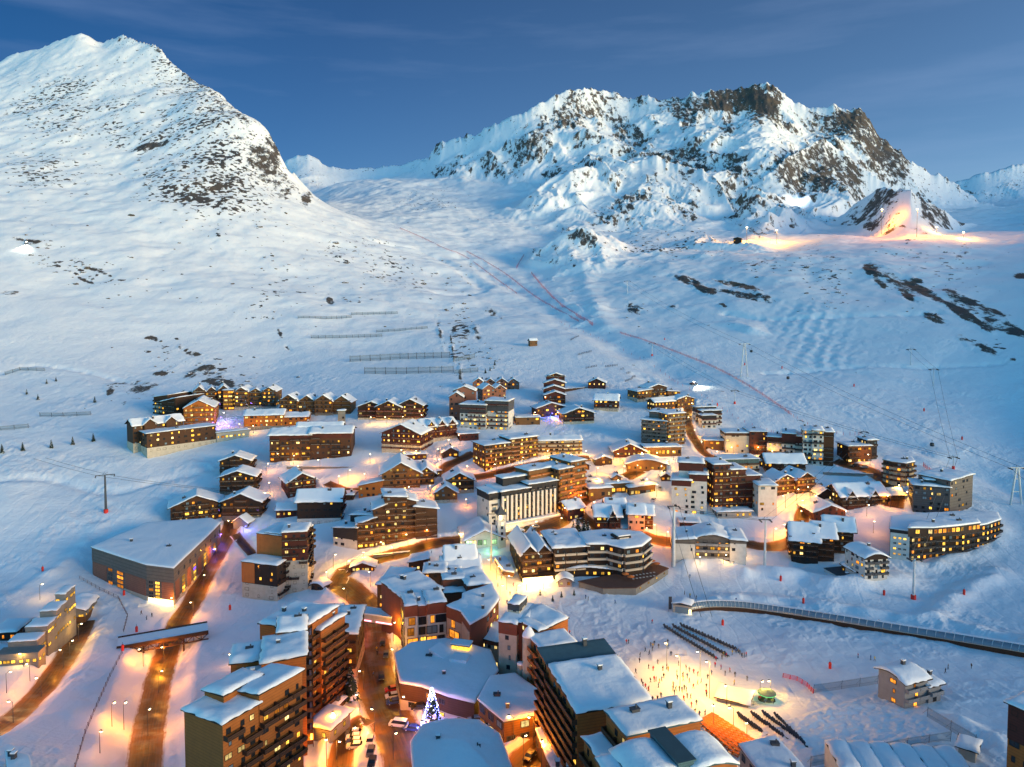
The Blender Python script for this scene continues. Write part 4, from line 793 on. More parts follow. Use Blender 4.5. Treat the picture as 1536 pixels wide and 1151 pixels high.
B('chalet', 'lit chalet with twin gable beside the orange street on the right', (1166,748), (1222,737), 722, 14, vols=[(0,.55,2,14,.95,dict(roof='gy',r=3)),(.5,1,0,14,1,dict(roof='gy',r=3.5))], wall='brown_wood', lit=.6, bal='F', bmat='tan_wood', ov=1.2)
B('chalet_block', 'long low dark red chalet with dormers above the pink snow slope', (1262,766), (1330,756), 744, 14, vols=[(0,1,0,14,1,dict(roof='gx',r=4)),(.12,.26,-.4,6,1,dict(roof='gy',r=2.5,chim=0)),(.62,.76,-.4,6,1,dict(roof='gy',r=2.5,chim=0))], wall='dark_wood', lit=.25, bal='F', bmat='dark_wood', ov=1.5, low=('red_wood',.3))
B('chalet', 'small dark red chalet with ribbed snow roof above the double chalet', (1221,783), (1268,779), 768, 14, roof='gy', r=3, wall='red_wood', lit=.15, ov=1.3)
B('apartment_block', 'dark low block with a lamp lit left end beside the car park', (1272,696), (1316,691), 667, 12, vols=[(0,.8,0,12,.9,dict()),(.7,1.05,2,12,1.15,dict(wall='black_wall'))], wall='brown_wood', lit=.3, bal='F', bskip=.3)
PB('apartment_tower', 'rounded cream and brown tower below the car park', [(1324,722),(1338,728),(1358,730),(1371,722),(1366,708),(1330,708)], 690, ['cream','brown_wood',.86], 5, [0,1,2], lit=.3, bal=True, bmat='brown_wood')
B('apartment_block', 'dark grey flat roofed block with scattered lit windows right of the pink slope', (1369,768), (1424,776), 728, 18, vols=[(0,1,0,14,1,dict()),(.35,.62,4,10,1.15,dict(skip=1,chim=0))], wall='dark_grey', lit=.2, fl=6, skip=.25)
B('annex', 'taupe rear wing with snow roof joined to the dark grey block', (1424,776), (1458,760), 722, 16, wall='taupe', lit=.15, skip=.6, roof='mx', r=1)
CUR, CH, CP = PB('apartment_block', 'long curved terrace block on the right with many glowing windows and dark balconies', [(1334,838),(1364,841),(1400,836),(1440,828),(1478,817),(1500,800),(1496,782),(1440,786),(1380,796),(1336,806)], 794, ['dark_wood','black_wall',.9], 5, [1,2,3,4], lit=.62, bal=True, bmat='black_wall', wsp=2.7, ww=1.3)
onwall(CP, 0, .02, .98, -4, CH * .9, .12, 'white_wall', 'end_wall', CUR)
for k in range(4):
    for s in (.25, .5, .75):
        a, b = CP[0], CP[1]; d = (b - a).normalized(); p = a + d * ((b - a).length * s) + Vector((d.y, -d.x, 0)) * .2; obj('window', winmesh(RNG.choice(['glow_yellow','glass_dark']), 'white_wall'), CUR, (p.x, p.y, CH * (.2 + .18 * k)), math.atan2(d.y, d.x), (1.2, 1, .9))
PH, _, _ = PB('penthouse', 'x', [(1362,800),(1400,799),(1440,790),(1470,782),(1466,772),(1410,776),(1366,788)], 778, ['dark_wood'], 1, [0,1,2], lit=.9, H=CH + 3, wallh=3, wsp=2.2, ww=1.9, wh=1.9, drop=.6)
def absorb(root, into):   # the set back storey moves with the block below it: hand its parts over
    for ch in list(root.children):
        ch.location = ch.location + root.location - into.location; ch.parent = into
    bpy.data.objects.remove(root)
absorb(PH, CUR)
B('chalet_block', 'double dark brown chalet with three broad pitched snow roofs by the right-hand road', (1187,842), (1252,846), 808, 15, vols=[(0,.62,0,15,1,dict(roof='gx',r=5)),(.55,1,2,17,1.15,dict(roof='gx',r=4)),(.85,1.5,10,20,1.3,dict(roof='gx',r=4))], wall='dark_wood', lit=.25, bal='LF', bmat='brown_wood', ov=1.5)
B('white_house', 'small white cube house with a bare dark flat roof on the snow bank', (1236,858), (1281,874), 853, 9, wall='white_wall', lit=.5, snow=False, roofmat='dark_metal', fl=1, wsp=6, chim=1, ov=.15, base=9)
B('apartment_block', 'white gabled block with dark right flank behind the small white cube house', (1297,869), (1331,869), 838, 14, roof='hump', r=1.6, wall='white_wall', upper=('dark_wood',.93), lit=.3, fl=4, bal='F', bsp=4, bskip=.2, bmat='dark_grey', wsp=4)
B('annex', 'low snow roofed lit annex between the double chalet and the white gabled block', (1262,856), (1298,866), 846, 10, roof='gx', r=2, wall='tan_wood', lit=.6, fl=2)
B('apartment_block', 'pale grey block with a wavy snow roof and glowing recessed balconies', (1010,846), (1119,848), 808, 16, vols=[(0,.30,0,16,.94,dict(roof='mx',r=.8,wall='white_wall',lit=.1,bal='',skip=.55)),(.30,.78,1,17,1.02,dict(roof='hump',r=1.8,lit=.7,bal='F')),(.78,1,0,16,1.05,dict(roof='mx',r=-.5,wall='white_wall',lit=.1,skip=.7))], wall='taupe', fl=4, bmat='grey_wall', bsp=5, upper=('taupe',.86), ov=.8, th=.8)
# ------------------------------------------------------------------ the village: middle and near buildings
def bx(root, nm, a, b, mat): return MB().box(a, b, mat).build(nm, root)
HO = B('hotel', 'black hotel with a front of tall white stripes above lit shops', (752,796), (836,769), 735, 15, vols=[(0,.5,0,15,.94,dict(chim=2)),(.48,1,0,14,1.02,dict()),(.15,.6,7,14,1.16,dict(faces='',chim=0)),(-.18,0,1.5,14,.92,dict(chim=0,wall='white_wall',skip=.7))], wall='black_wall', upper=('black_wall',.82), lit=.25, fl=7, wsp=4, bal='F', bmat='black_wall', bsp=3.9, bfill=.5, bdep=.7, th=.5, skip=.35, frame='dark_grey')
_, W_, h_, _ = BLD[HO['label']]; n_f = 13
for i in range(n_f): x = W_ * (i + .02) / n_f; bx(HO, 'white_pier', (x, -.75, h_ * .22), (x + W_ / n_f * .46, .02, h_ * .84), 'white_wall')
bx(HO, 'shop_front', (W_ * .02, -.5, .3), (W_ * .98, .02, h_ * .12), 'glow_pale'); bx(HO, 'canopy', (W_ * -.02, -3, h_ * .15), (W_ * 1.0, .01, h_ * .18), 'white_wall'); bx(HO, 'canopy_snow', (W_ * -.02, -3, h_ * .18 + .01), (W_ * 1.0, -.8, h_ * .21), 'roof_snow')
B('apartment_block', 'tan block with two stepped snow roofs and balconies right behind the white striped hotel', (838,766), (880,749), 702, 17, vols=[(0,.52,0,16,.95,dict()),(.48,1,1,18,1.06,dict()),(-.75,.02,6,17,.96,dict())], wall='tan_wood', lit=.45, fl=7, bal='F', bmat='ochre_wood', frame='dark_wood')
B('restaurant', 'low sprawling restaurant with yellow lit walls and many flat snow roofs below the square', (884,752), (983,737), 734, 26, vols=[(0,.34,0,14,1,dict()),(.28,.68,4,18,1.15,dict()),(.6,1,0,12,.9,dict(roof='mx',r=1)),(.1,.5,16,28,1.1,dict()),(.42,.56,8,12,1.5,dict(roof='gy',r=1.5))], wall='tan_wood', lit=.85, fl=1, wsp=2.8, ww=2, wh=2, chim=1, th=.7)
B('chalet', 'dark red chalet with a steep dormer in front of the yellow lit restaurant', (893,793), (931,793), 774, 13, vols=[(0,1,0,13,1,dict(roof='gx',r=3.5)),(.55,.8,-.5,5,1,dict(roof='gy',r=3,chim=0)),(.5,1.25,9,19,1.25,dict(roof='gx',r=3))], wall='red_wood', lit=.3, ov=1.2, bal='F')
B('apartment_block', 'pink beige block with a red gabled right flank beside the dark red chalet', (942,796), (967,797), 771, 13, vols=[(0,1,0,13,1,dict(roof='gx',r=3)),(1,1.5,1,11,.97,dict(roof='gx',r=3,wall='red_wood',bal='FR'))], wall='pink_wall', upper=('red_wood',.95), lit=.25, skip=.3, ov=1)
B('ski_shop', 'low gabled shop with green white light and blue lit eaves beside the bell tower', (700,824), (753,819), 808, 18, roof='gy', r=3.6, wall='white_wall', lit=1, glow=['glow_green','glow_pale'], fl=1, wsp=2.4, ww=2.2, wh=2.4, ov=2.2, chim=0, th=.6)
BT = thing('bell_tower', 'white square bell tower with lit belfry and pointed dark roof', 'tower', hit(751,818), R(20)); hb = 19
bx(BT, 'shaft', (-1.9,-1.9,-4), (1.9,1.9,hb*.62), 'white_wall'); 
for sx in (-1,1):
    for sy in (-1,1): bx(BT, 'pillar', (sx*1.6-.3,sy*1.6-.3,hb*.62), (sx*1.6+.3,sy*1.6+.3,hb*.78), 'white_wall')
bx(BT, 'bell_lamp', (-.5,-.5,hb*.64), (.5,.5,hb*.74), 'shop_glow')
MB().lathe([(3.3,hb*.775),(3.2,hb*.80),(1.2,hb*.90),(.25,hb*.99),(.05,hb*1.12)], 'dark_metal', 4).build('roof', BT, rz=R(45))
for k in range(3): obj('window', winmesh('glass_dark','dark_grey'), BT, (0,-1.92,hb*(.18+.14*k)), 0, (1.2,1,1.3)); obj('window', winmesh('glass_dark','dark_grey'), BT, (-1.92,0,hb*(.18+.14*k)), R(-90), (1.2,1,1.3))
obj('window', winmesh('glow_pale','white_wall'), BT, (.2,-1.92,hb*.56), 0, (1.3,1,1.6))
G2 = B('hotel', 'brown timber hotel with two front gables above a blazing white terrace front', (783,874), (829,870), 832, 26, vols=gables(2,26,3.4), wall='brown_wood', lit=.55, fl=4, ov=1.1, wsp=3, bal='F', bskip=.4, bmat='brown_wood', th=.8)
_, W_, h_, _ = BLD[G2['label']]; bx(G2, 'shop_front', (.4, -1.2, .2), (W_ - .4, 2.1, 3.0), 'shop_glow'); bx(G2, 'awning', (-.5,-3.4,3.1), (W_+.5,2.1,3.35), 'brown_wood')
M1 = B('hotel', 'dark modern hotel with beige balcony panels between the gabled hotel and the angular hotel', (831,825), (881,818), 0, 22, H=13, wall='dark_wood', lit=.2, fl=4, bal='F', bmat='panel_beige', bsp=5.2, bfill=.9, th=.9, chim=2, ov=1)
M2, mh, mp_ = PB('hotel', 'angular dark hotel with beige panels and a sunken dark roof light', [(881,821),(911,820),(936,829),(962,826),(976,813),(960,796),(905,788),(868,797)], 0, ['dark_wood'], 4, [0,1,2,3], lit=.12, H=12.5, bal=True, bmat='panel_beige', th=.9, roofmat='dark_wood', drop=6)
MB().box((-3.5,-3,mh-.2),(3.5,3,mh+2.2),'dark_wood').box((-2.2,-3.1,mh+.8),(2.4,-2.95,mh+1.9),'panel_beige').build('roof_light', M2, (sum(p.x for p in mp_)/8+2, sum(p.y for p in mp_)/8+1, 0), R(20)); MB().box((-2.6,-2.2,mh+2.2),(3.2,2.8,mh+2.7),'roof_snow').build('roof_light_snow', M2, (sum(p.x for p in mp_)/8+2.3, sum(p.y for p in mp_)/8+1, 0), R(20))
EN = B('entrance_hall', 'low entrance wing with a wavy snow roof and yellow lamps below the dark hotels', (853,866), (920,866), 853, 8, roof='hump', r=.8, wall='dark_wood', lit=.75, wsp=3, fl=1, ov=1.2, chim=0, glow=['glow_yellow'])
DK, dh, dp = PB('terrace', 'dark planked terrace with stone wall jutting into the snow below the angular hotel', [(868,874),(905,884),(954,885),(1002,854),(979,842),(940,858),(900,866)], 0, ['stone'], 1, [2], H=2.2, lit=1, snow=False, roofmat='deck_wood', ww=1.2, wh=.7, wsp=6, drop=4, skip=0, glow=['glow_yellow'])
B('kiosk', 'small pink fronted kiosk with a round snow cap on the lit square', (838,881), (858,880), 871, 5, roof='hump', r=1.2, wall='pink_wall', lit=.4, fl=1, chim=0, ov=1)
# centre
B('apartment_block', 'low tan block with a flat snow roof behind the street gallery', (566,914), (600,912), 877, 18, vols=[(0,1.1,0,18,1,dict())], wall='tan_wood', lit=.4, fl=3, chim=2, th=.7, wsp=4)
B('apartment_block', 'brick red block with a tilted snow roof and blank parapet, leftmost behind the street front', (607,899), (664,886), 0, 17, H=15.5, roof='my', r=1.2, wall='brick', lit=0, skip=1, chim=2, th=.7, ov=.4)
B('apartment_block', 'brick red block with a wide stepped parapet right of the tilted roof', (665,890), (742,886), 0, 8, H=15, vols=[(0,.45,0,6,1,dict()),(.42,1,0,7,.98,dict()),(.02,.48,4,10,1.22,dict(snow=True))], wall='brick', lit=0, skip=1, chim=1, ov=.3)
B('apartment_block', 'brick red penthouse block with a smooth snow roof facing the lit square', (701,880), (737,876), 0, 16, H=18, wall='brick', lit=.1, skip=.7, chim=1, th=.8, ov=.4)
C1 = B('apartment_block', 'brick and white street front with tall dark window strips', (607,909), (669,904), 0, 11, H=17.5, vols=[(0,.30,-.4,11,1,dict()),(.28,.56,.4,11,.96,dict()),(.54,1,-.4,11,1,dict())], wall='white_wall', upper=('brick',.80), lit=.5, fl=5, wsp=3.6, ww=2.3, wh=2.7, frame='dark_wood', skip=0, chim=1, ov=.2, glow=['glow_yellow','glow_amber'])
B('apartment_block', 'narrow brick bay with a full column of lit windows beside the white street front', (670,911), (693,918), 0, 11, H=17, wall='pink_wall', upper=('brick',.78), lit=.85, fl=5, wsp=5, ww=3.2, wh=2.8, frame='dark_wood', skip=0, chim=0, ov=.3, glow=['glow_yellow','glow_amber'])
C3, c3h, c3p = PB('apartment_block', 'curved brick block with a sweeping snow roof on the edge of the square', [(693,918),(705,932),(729,922),(748,903),(738,884),(694,897)], 0, ['brick'], 5, [2], H=17, lit=.3, th=.8, roofmat='brick', skip=.2, frame='dark_wood', drop=8)
onwall(C3, 0, .02, .98, -4, c3h * .88, .2, 'pink_wall', 'wall_panel') if False else onwall(c3p, 0, .05, .95, -4, c3h * .86, .2, 'pink_wall', 'wall_panel', C3)
B('link_wing', 'low cream link wing with a barred window band and slanting snow roof', (711,958), (748,963), 0, 9, H=9, roof='my', r=1.5, wall='cream', upper=('brick',.86), lit=.45, fl=3, wsp=2.2, ww=1.7, wh=1.9, frame='dark_grey', skip=.05, chim=0, ov=.3)
PO, ph, pp = PB('arcade', 'low brick shopping arcade under one broad snow roof along the street', [(593,995),(601,1027),(634,1023),(672,1037),(711,1039),(746,1007),(735,985),(668,969),(616,976)], 0, ['brown_wood'], 2, [0,1,2,3], H=7.5, lit=.5, th=.8, roofmat='dark_wood', low=('cream',.4), wsp=4, ww=2, skip=.25, drop=6)
q = hit(668,990,H=7.5); q = q - PO.location
MB().add([(-3,-2.5,ph),(3,-2.5,ph),(3,3,ph),(-3,3,ph),(-3,-2.5,ph+2.6),(3,-2.5,ph+1),(3,3,ph+1),(-3,3,ph+2.6)],[(4,5,6,7),(0,1,5,4),(1,2,6,5),(2,3,7,6),(3,0,4,7)],'roof_snow').build('roof_box', PO, (q.x-1,q.y,0), R(-30)); MB().box((3.4,-2.5,ph+.2),(8.5,2.2,ph+1.9),'roof_snow').build('roof_box', PO, (q.x-1,q.y-2,0), R(-15)); MB().box((2,3,ph+.3),(7.5,6,ph+2.4),'glow_yellow').box((1.7,2.8,ph+2.4),(7.8,6.2,ph+2.7),'dark_metal').box((1.7,2.8,ph+2.71),(7.8,6.2,ph+3.1),'roof_snow').build('skylight', PO, (q.x-1,q.y,0), R(-15))
TW = B('apartment_tower', 'cream stair tower with two round turrets and a boxed roof beside the orange brown block', (748,933), (775,938), 0, 15, H=20.5, vols=[(0,1,0,15,1,dict(roof='flat')),(1,1.35,1.5,15,1,dict(wall='brick',skip=1)),(.1,.75,6,13,1.15,dict(upper=('dark_grey',.93)))], wall='cream', upper=('brick',.84), lit=.15, fl=7, wsp=4, ww=1, wh=1.3, skip=.1, frame='dark_grey', chim=0, ov=.2)
for px, py, r_, hh, tp in ((793,952,1.75,20,1),(781,995,1.0,11,0),(806,968,.9,14,0)):
    p = hit(px, py, hh) - TW.location; p.rotate(Matrix.Rotation(-TW.rotation_euler.z, 3, 'Z')); MB().lathe([(r_,-6),(r_,hh),(r_*.98,hh+.05)], 'cream', 18).build('turret', TW, (p.x,p.y,0), sm=False); MB().lathe([(r_*1.08,hh+.06),(r_*1.02,hh+.5),(r_*.5,hh+.6+1.6*tp),(.05,hh+.7+2.2*tp)], 'roof_snow', 18).build('turret_snow', TW, (p.x,p.y,0), sm=True)
B('apartment_block', 'ochre timber block stepping down behind the cream stair tower', (813,946), (852,934), 0, 12, H=20, vols=[(0,1,0,12,1,dict(roof='mx',r=1)),(-.2,.12,-1,8,1.04,dict())], wall='ochre_wood', lit=.2, skip=.7, chim=0, ov=.3)
B('apartment_block', 'ochre timber block with small flat snow roof just left of the great tilted roof', (812,974), (866,967), 0, 9, H=18, wall='ochre_wood', lit=.2, fl=6, bal='L', bmat='ochre_wood', chim=0, ov=.3)
B('apartment_block', 'orange brown block with a great half bare blue metal roof and stacked timber balconies', (866,1068), (977,1055), 0, 27, H=20.5, vols=[(0,1,0,19,1,dict(roof='my',r=1.3,th=.6)),(0,1,19,27,1.055,dict(roof='my',r=.6,snow=False,roofmat='teal_roof'))], wall='ochre_wood', lit=.22, fl=8, bal='L', ww=1.2, wh=1.3, bmat='brown_wood', bsp=5, skip=.25, frame='dark_wood', chim=1, ov=.35, wsp=3.2, faces='L')
B('apartment_block', 'flat snow roofed orange brown block with two hatches before the half bare roof', (941,1101), (1051,1085), 0, 9, H=23, vols=[(0,1,0,9,1,dict(chim=2)),(-.3,-.02,2,9,.8,dict(chim=0))], wall='ochre_wood', lit=.3, fl=6, bal='L', bmat='brown_wood', roofmat='teal_roof', skip=.3, faces='L', ov=.35, bsp=4, th=.4)
B('apartment_block', 'nearest orange brown block with a dark ridged snow roof at the bottom edge', (955,1168), (1100,1150), 0, 9, H=23, vols=[(0,.5,0,9,1,dict(roof='hump',r=1)),(.5,1,-1,8,1,dict(roof='hump',r=1)),(.42,.58,0,9.6,1.08,dict(roofmat='teal_roof',snow=False,wall='teal_roof')),(-.16,.04,3,9,.97,dict())], wall='ochre_wood', lit=.2, fl=5, bal='L', chim=0, roofmat='teal_roof', ov=.3)
PB('restaurant', 'cream walled flat roofed restaurant at the bottom edge beside the orange tables', [(1110,1123),(1160,1180),(1214,1165),(1163,1111)], 0, ['cream'], 2, [0], H=7, lit=.2, drop=6)
PB('pavilion', 'broad domed snow roof of a low pavilion in the middle foreground', [(618,1122),(624,1190),(778,1195),(766,1152),(749,1114),(718,1091),(668,1086),(634,1098)], 0, ['brown_wood'], 2, [0], H=8, rise=2.2, th=.9, lit=.4, drop=6)
PB('shop_row', 'low shop row with lit garage doors left of the orange brown block', [(718,1047),(756,1077),(818,1067),(812,1042),(772,1021),(736,1025)], 0, ['tan_wood'], 2, [0,1], H=6.5, lit=.8, wsp=3.6, ww=2.4, wh=1.8, drop=6, glow=['glow_amber','glow_yellow','glow_pale'])
PB('garage', 'low snow covered garage roof along the lane under the orange brown block', [(804,1102),(842,1182),(868,1176),(824,1098)], 0, ['brown_wood'], 1, [0], H=4.5, lit=.3, drop=6)
B('shed', 'little shed with snow roof and small turret left of the bell tower group', (613,846), (642,842), 0, 9, H=5, roof='mx', r=1.5, wall='brown_wood', lit=.3, fl=1, chim=0)
B('chalet', 'chalet with a glowing gable and long snow roofs before the green lit shop', (664,852), (719,847), 0, 12, H=10, vols=[(0,1,0,6,.9,dict(roof='my',r=2.5)),(.1,.9,5,13,1.2,dict(roof='gx',r=3.5)),(-.4,.2,2,9,.8,dict(roof='mx',r=1))], wall='dark_wood', lit=.4, ov=1.2, chim=1)
B('restaurant', 'low dark house under flat snow roofs between the tan block and the glowing gable', (636,862), (690,857), 0, 10, H=11, vols=[(0,.6,0,10,1,dict()),(.55,1,-1,7,.93,dict())], wall='dark_wood', lit=.2, chim=2, th=.8)
PB('canopy', 'curved snow covered walkway roof beside the gabled timber hotel', [(741,833),(755,861),(771,865),(758,832)], 0, ['tan_wood'], 1, [0], H=4.5, lit=.6, drop=.5, wallh=1, cat='canopy')
B('kiosk', 'small food kiosk strung with lights on the glowing snow below the big stepped block', (527,859), (561,857), 851, 7, roof='gy', r=1.8, wall='red_wood', lit=.9, fl=1, chim=0, ov=1, wsp=2)
B('hut', 'round little snow capped hut right of the orange tower', (467,885), (484,885), 877, 5, roof='hump', r=1, wall='brown_wood', lit=0, fl=1, chim=0, ov=.8)
# left foreground: the brown terraces
B('apartment_block', 'nearest brown apartment block, its balconies facing the street and a blank timber end', (276,1062), (335,1086), 0, 21, H=25, vols=[(0,.98,0,9,.97,dict(roof='mx',r=.8)),(.22,1,9,21,1.02,dict(roof='mx',r=1.6)),(0,.5,5,15,1.05,dict(roof='mx',r=.6,faces=''))], wall='ochre_wood', lit=.22, ww=1.15, wh=1.25, fl=9, bal='R', bmat='brown_wood', bsp=4.6, skip=.2, bdep=1.5, frame='dark_wood', ov=.5, th=.7, chim=0, bskip=.12, faces='R')
B('apartment_block', 'middle brown apartment block with piled snow roofs above the dark conifers', (392,998), (459,987), 0, 15, H=25, vols=[(0,1,0,14,1,dict(roof='mx',r=.8)),(-.72,-.02,5,15,.94,dict()),(-.4,.1,-2,5,.86,dict()),(.3,1.0,13,20,1.06,dict(roof='my',r=.8))], wall='ochre_wood', lit=.22, ww=1.15, wh=1.25, fl=9, bal='RF', bmat='brown_wood', bsp=5, skip=.2, frame='dark_wood', ov=.5, th=.8, chim=1, bskip=.15, faces='R', bdep=1.5)
B('apartment_block', 'farthest of the brown blocks, with two long sloping snow roofs beside the street gallery', (382,940), (456,949), 0, 17, H=25, vols=[(0,.5,2,17,.97,dict(roof='mx',r=.6)),(.46,1,0,15,1.02,dict(roof='mx',r=1.4)),(.9,1.1,5,16,.95,dict(roof='mx',r=.6))], wall='ochre_wood', lit=.2, ww=1.15, wh=1.25, fl=9, bal='RF', bmat='brown_wood', bsp=5, skip=.2, frame='dark_wood', ov=.5, th=.8, faces='R', bdep=1.5)
B('apartment_block', 'short brown block under a broad white roof at the mouth of the street gallery', (497,953), (534,951), 0, 20, H=14, vols=[(0,1,0,20,1,dict()),(-.85,.02,8,22,1,dict())], wall='brown_wood', lit=.4, fl=4, wsp=3.6, chim=2, th=.7, bal='F', bmat='brown_wood', low=('pink_wall',.25))
B('garage', 'small stone garage with a snow roof at the foot of the brown blocks', (463,1088), (495,1094), 0, 9, H=4, wall='stone', lit=.7, fl=1, chim=0, wsp=4, th=.8)
PB('hut', 'small snow capped hut in the bottom left corner below the road', [(8,1128),(16,1172),(50,1168),(42,1140)], 0, ['dark_grey'], 1, [], H=4, drop=4)
B('spa', 'stepped stone terraces full of yellow lamps in the lower left corner', (-6,1000), (58,1003), 984, 40, vols=[(0,1,0,5,1,dict(snow=False)),(.1,.8,5,11,1.35,dict()),(.3,.85,11,18,1.75,dict()),(.42,.84,18,26,2.2,dict()),(.55,.82,26,34,2.7,dict())], wall='stone', lit=.95, fl=1, wsp=2.2, ww=1.4, wh=1.1, chim=0, th=.35, ov=.2, glow=['glow_yellow'], roofmat='stone')
B('restaurant', 'small dark timber restaurant with string lamps at the left edge above the stone terraces', (-12,962), (24,962), 950, 10, wall='dark_wood', lit=.9, fl=1, chim=0, glow=['glow_amber'])
B('terrace_house', 'little round terrace house with a snow cap at the end of the left road', (92,925), (128,934), 918, 12, roof='hump', r=1.2, wall='stone', low=('tan_wood',.5), lit=.7, fl=1, chim=0, th=1, glow=['glow_yellow'])
# right foreground
B('lift_house', 'grey three storey house with a rounded snow roof and one column of lit windows', (1318,1007), (1358,1021), 0, 11, H=8, vols=[(0,1,0,8.5,1,dict(roof='hump',r=1.0)),(.35,1.06,8.3,13,.8,dict(roof='mx',r=-.6,lit=.1))], wall='grey_wall', upper=None, lit=1, fl=3, wsp=9, ww=1.3, wh=1.2, skip=0, bal='R', bmat='grey_wall', bsp=5, chim=1, glow=['glow_amber'], ov=.9, th=.6)
B('apartment_block', 'red topped block cut off by the right edge', (1513,1058), (1575,1080), 0, 14, H=20, wall='ochre_wood', upper=('red_wood',.62), lit=.15, fl=6, skip=.5, th=.8)
# ------------------------------------------------------------------ lamps
LCOL = dict(o=(1, .31, .015), w=(1, .42, .025), y=(1, .50, .09), c=(.9, .95, 1), v=(.35, .16, 1), b=(.12, .16, 1), p=(1, .34, .06), r=(1, .08, .05), g=(.4, 1, .45))
LMAT = dict(o='lamp_warm', w='lamp_warm', y='lamp_warm', c='lamp_white', v='lamp_violet', b='lamp_blue', p='lamp_warm', r='lamp_red', g='lamp_green')
LM = {}
def lampmesh(h, m):
    k = (h, m)
    if k not in LM:
        post = MB().tube([(0,0,-1),(0,0,h)], .10, 'dark_metal', .06).tube([(0,0,h-.1),(.5,0,h+.25),(1.1,0,h+.3)], .05, 'dark_metal').mesh('post')
        head = MB().box((.75,-.2,h+.22),(1.5,.2,h+.42),'dark_metal').mesh('lamp_head')
        bulb = MB().lathe([(.05,h-.12),(.26,h-.02),(.32,h+.1),(.22,h+.215)], m, 8, (1.12,0)).mesh('lamp_glass', True)
        LM[k] = (post, head, bulb)
    return LM[k]
def lamp(px, py, c='o', P=900, h=5.5, label=None, name='street_lamp', size=.35, rz=None, H=None):
    p = hit(px, py); t = thing(name, label or 'lit street lamp on a dark post', 'lamp', p, RNG.uniform(0, 6.3) if rz is None else rz, None if label else 'street lamps of the village')
    post, head, bulb = lampmesh(h, LMAT[c])
    obj('post', post, t); hd = obj('lamp_head', head, t); obj('lamp_glass', bulb, hd)
    l = bpy.data.lights.new('lamp_light', 'POINT'); l.energy = P * (1.0 if c == 'o' else .75 if c == 'w' else .6); l.color = LCOL[c]; l.shadow_soft_size = size
    lo = bpy.data.objects.new('lamp_light', l); COL.objects.link(lo); lo.parent = t; lo.location = (1.12, 0, h - .5); return t
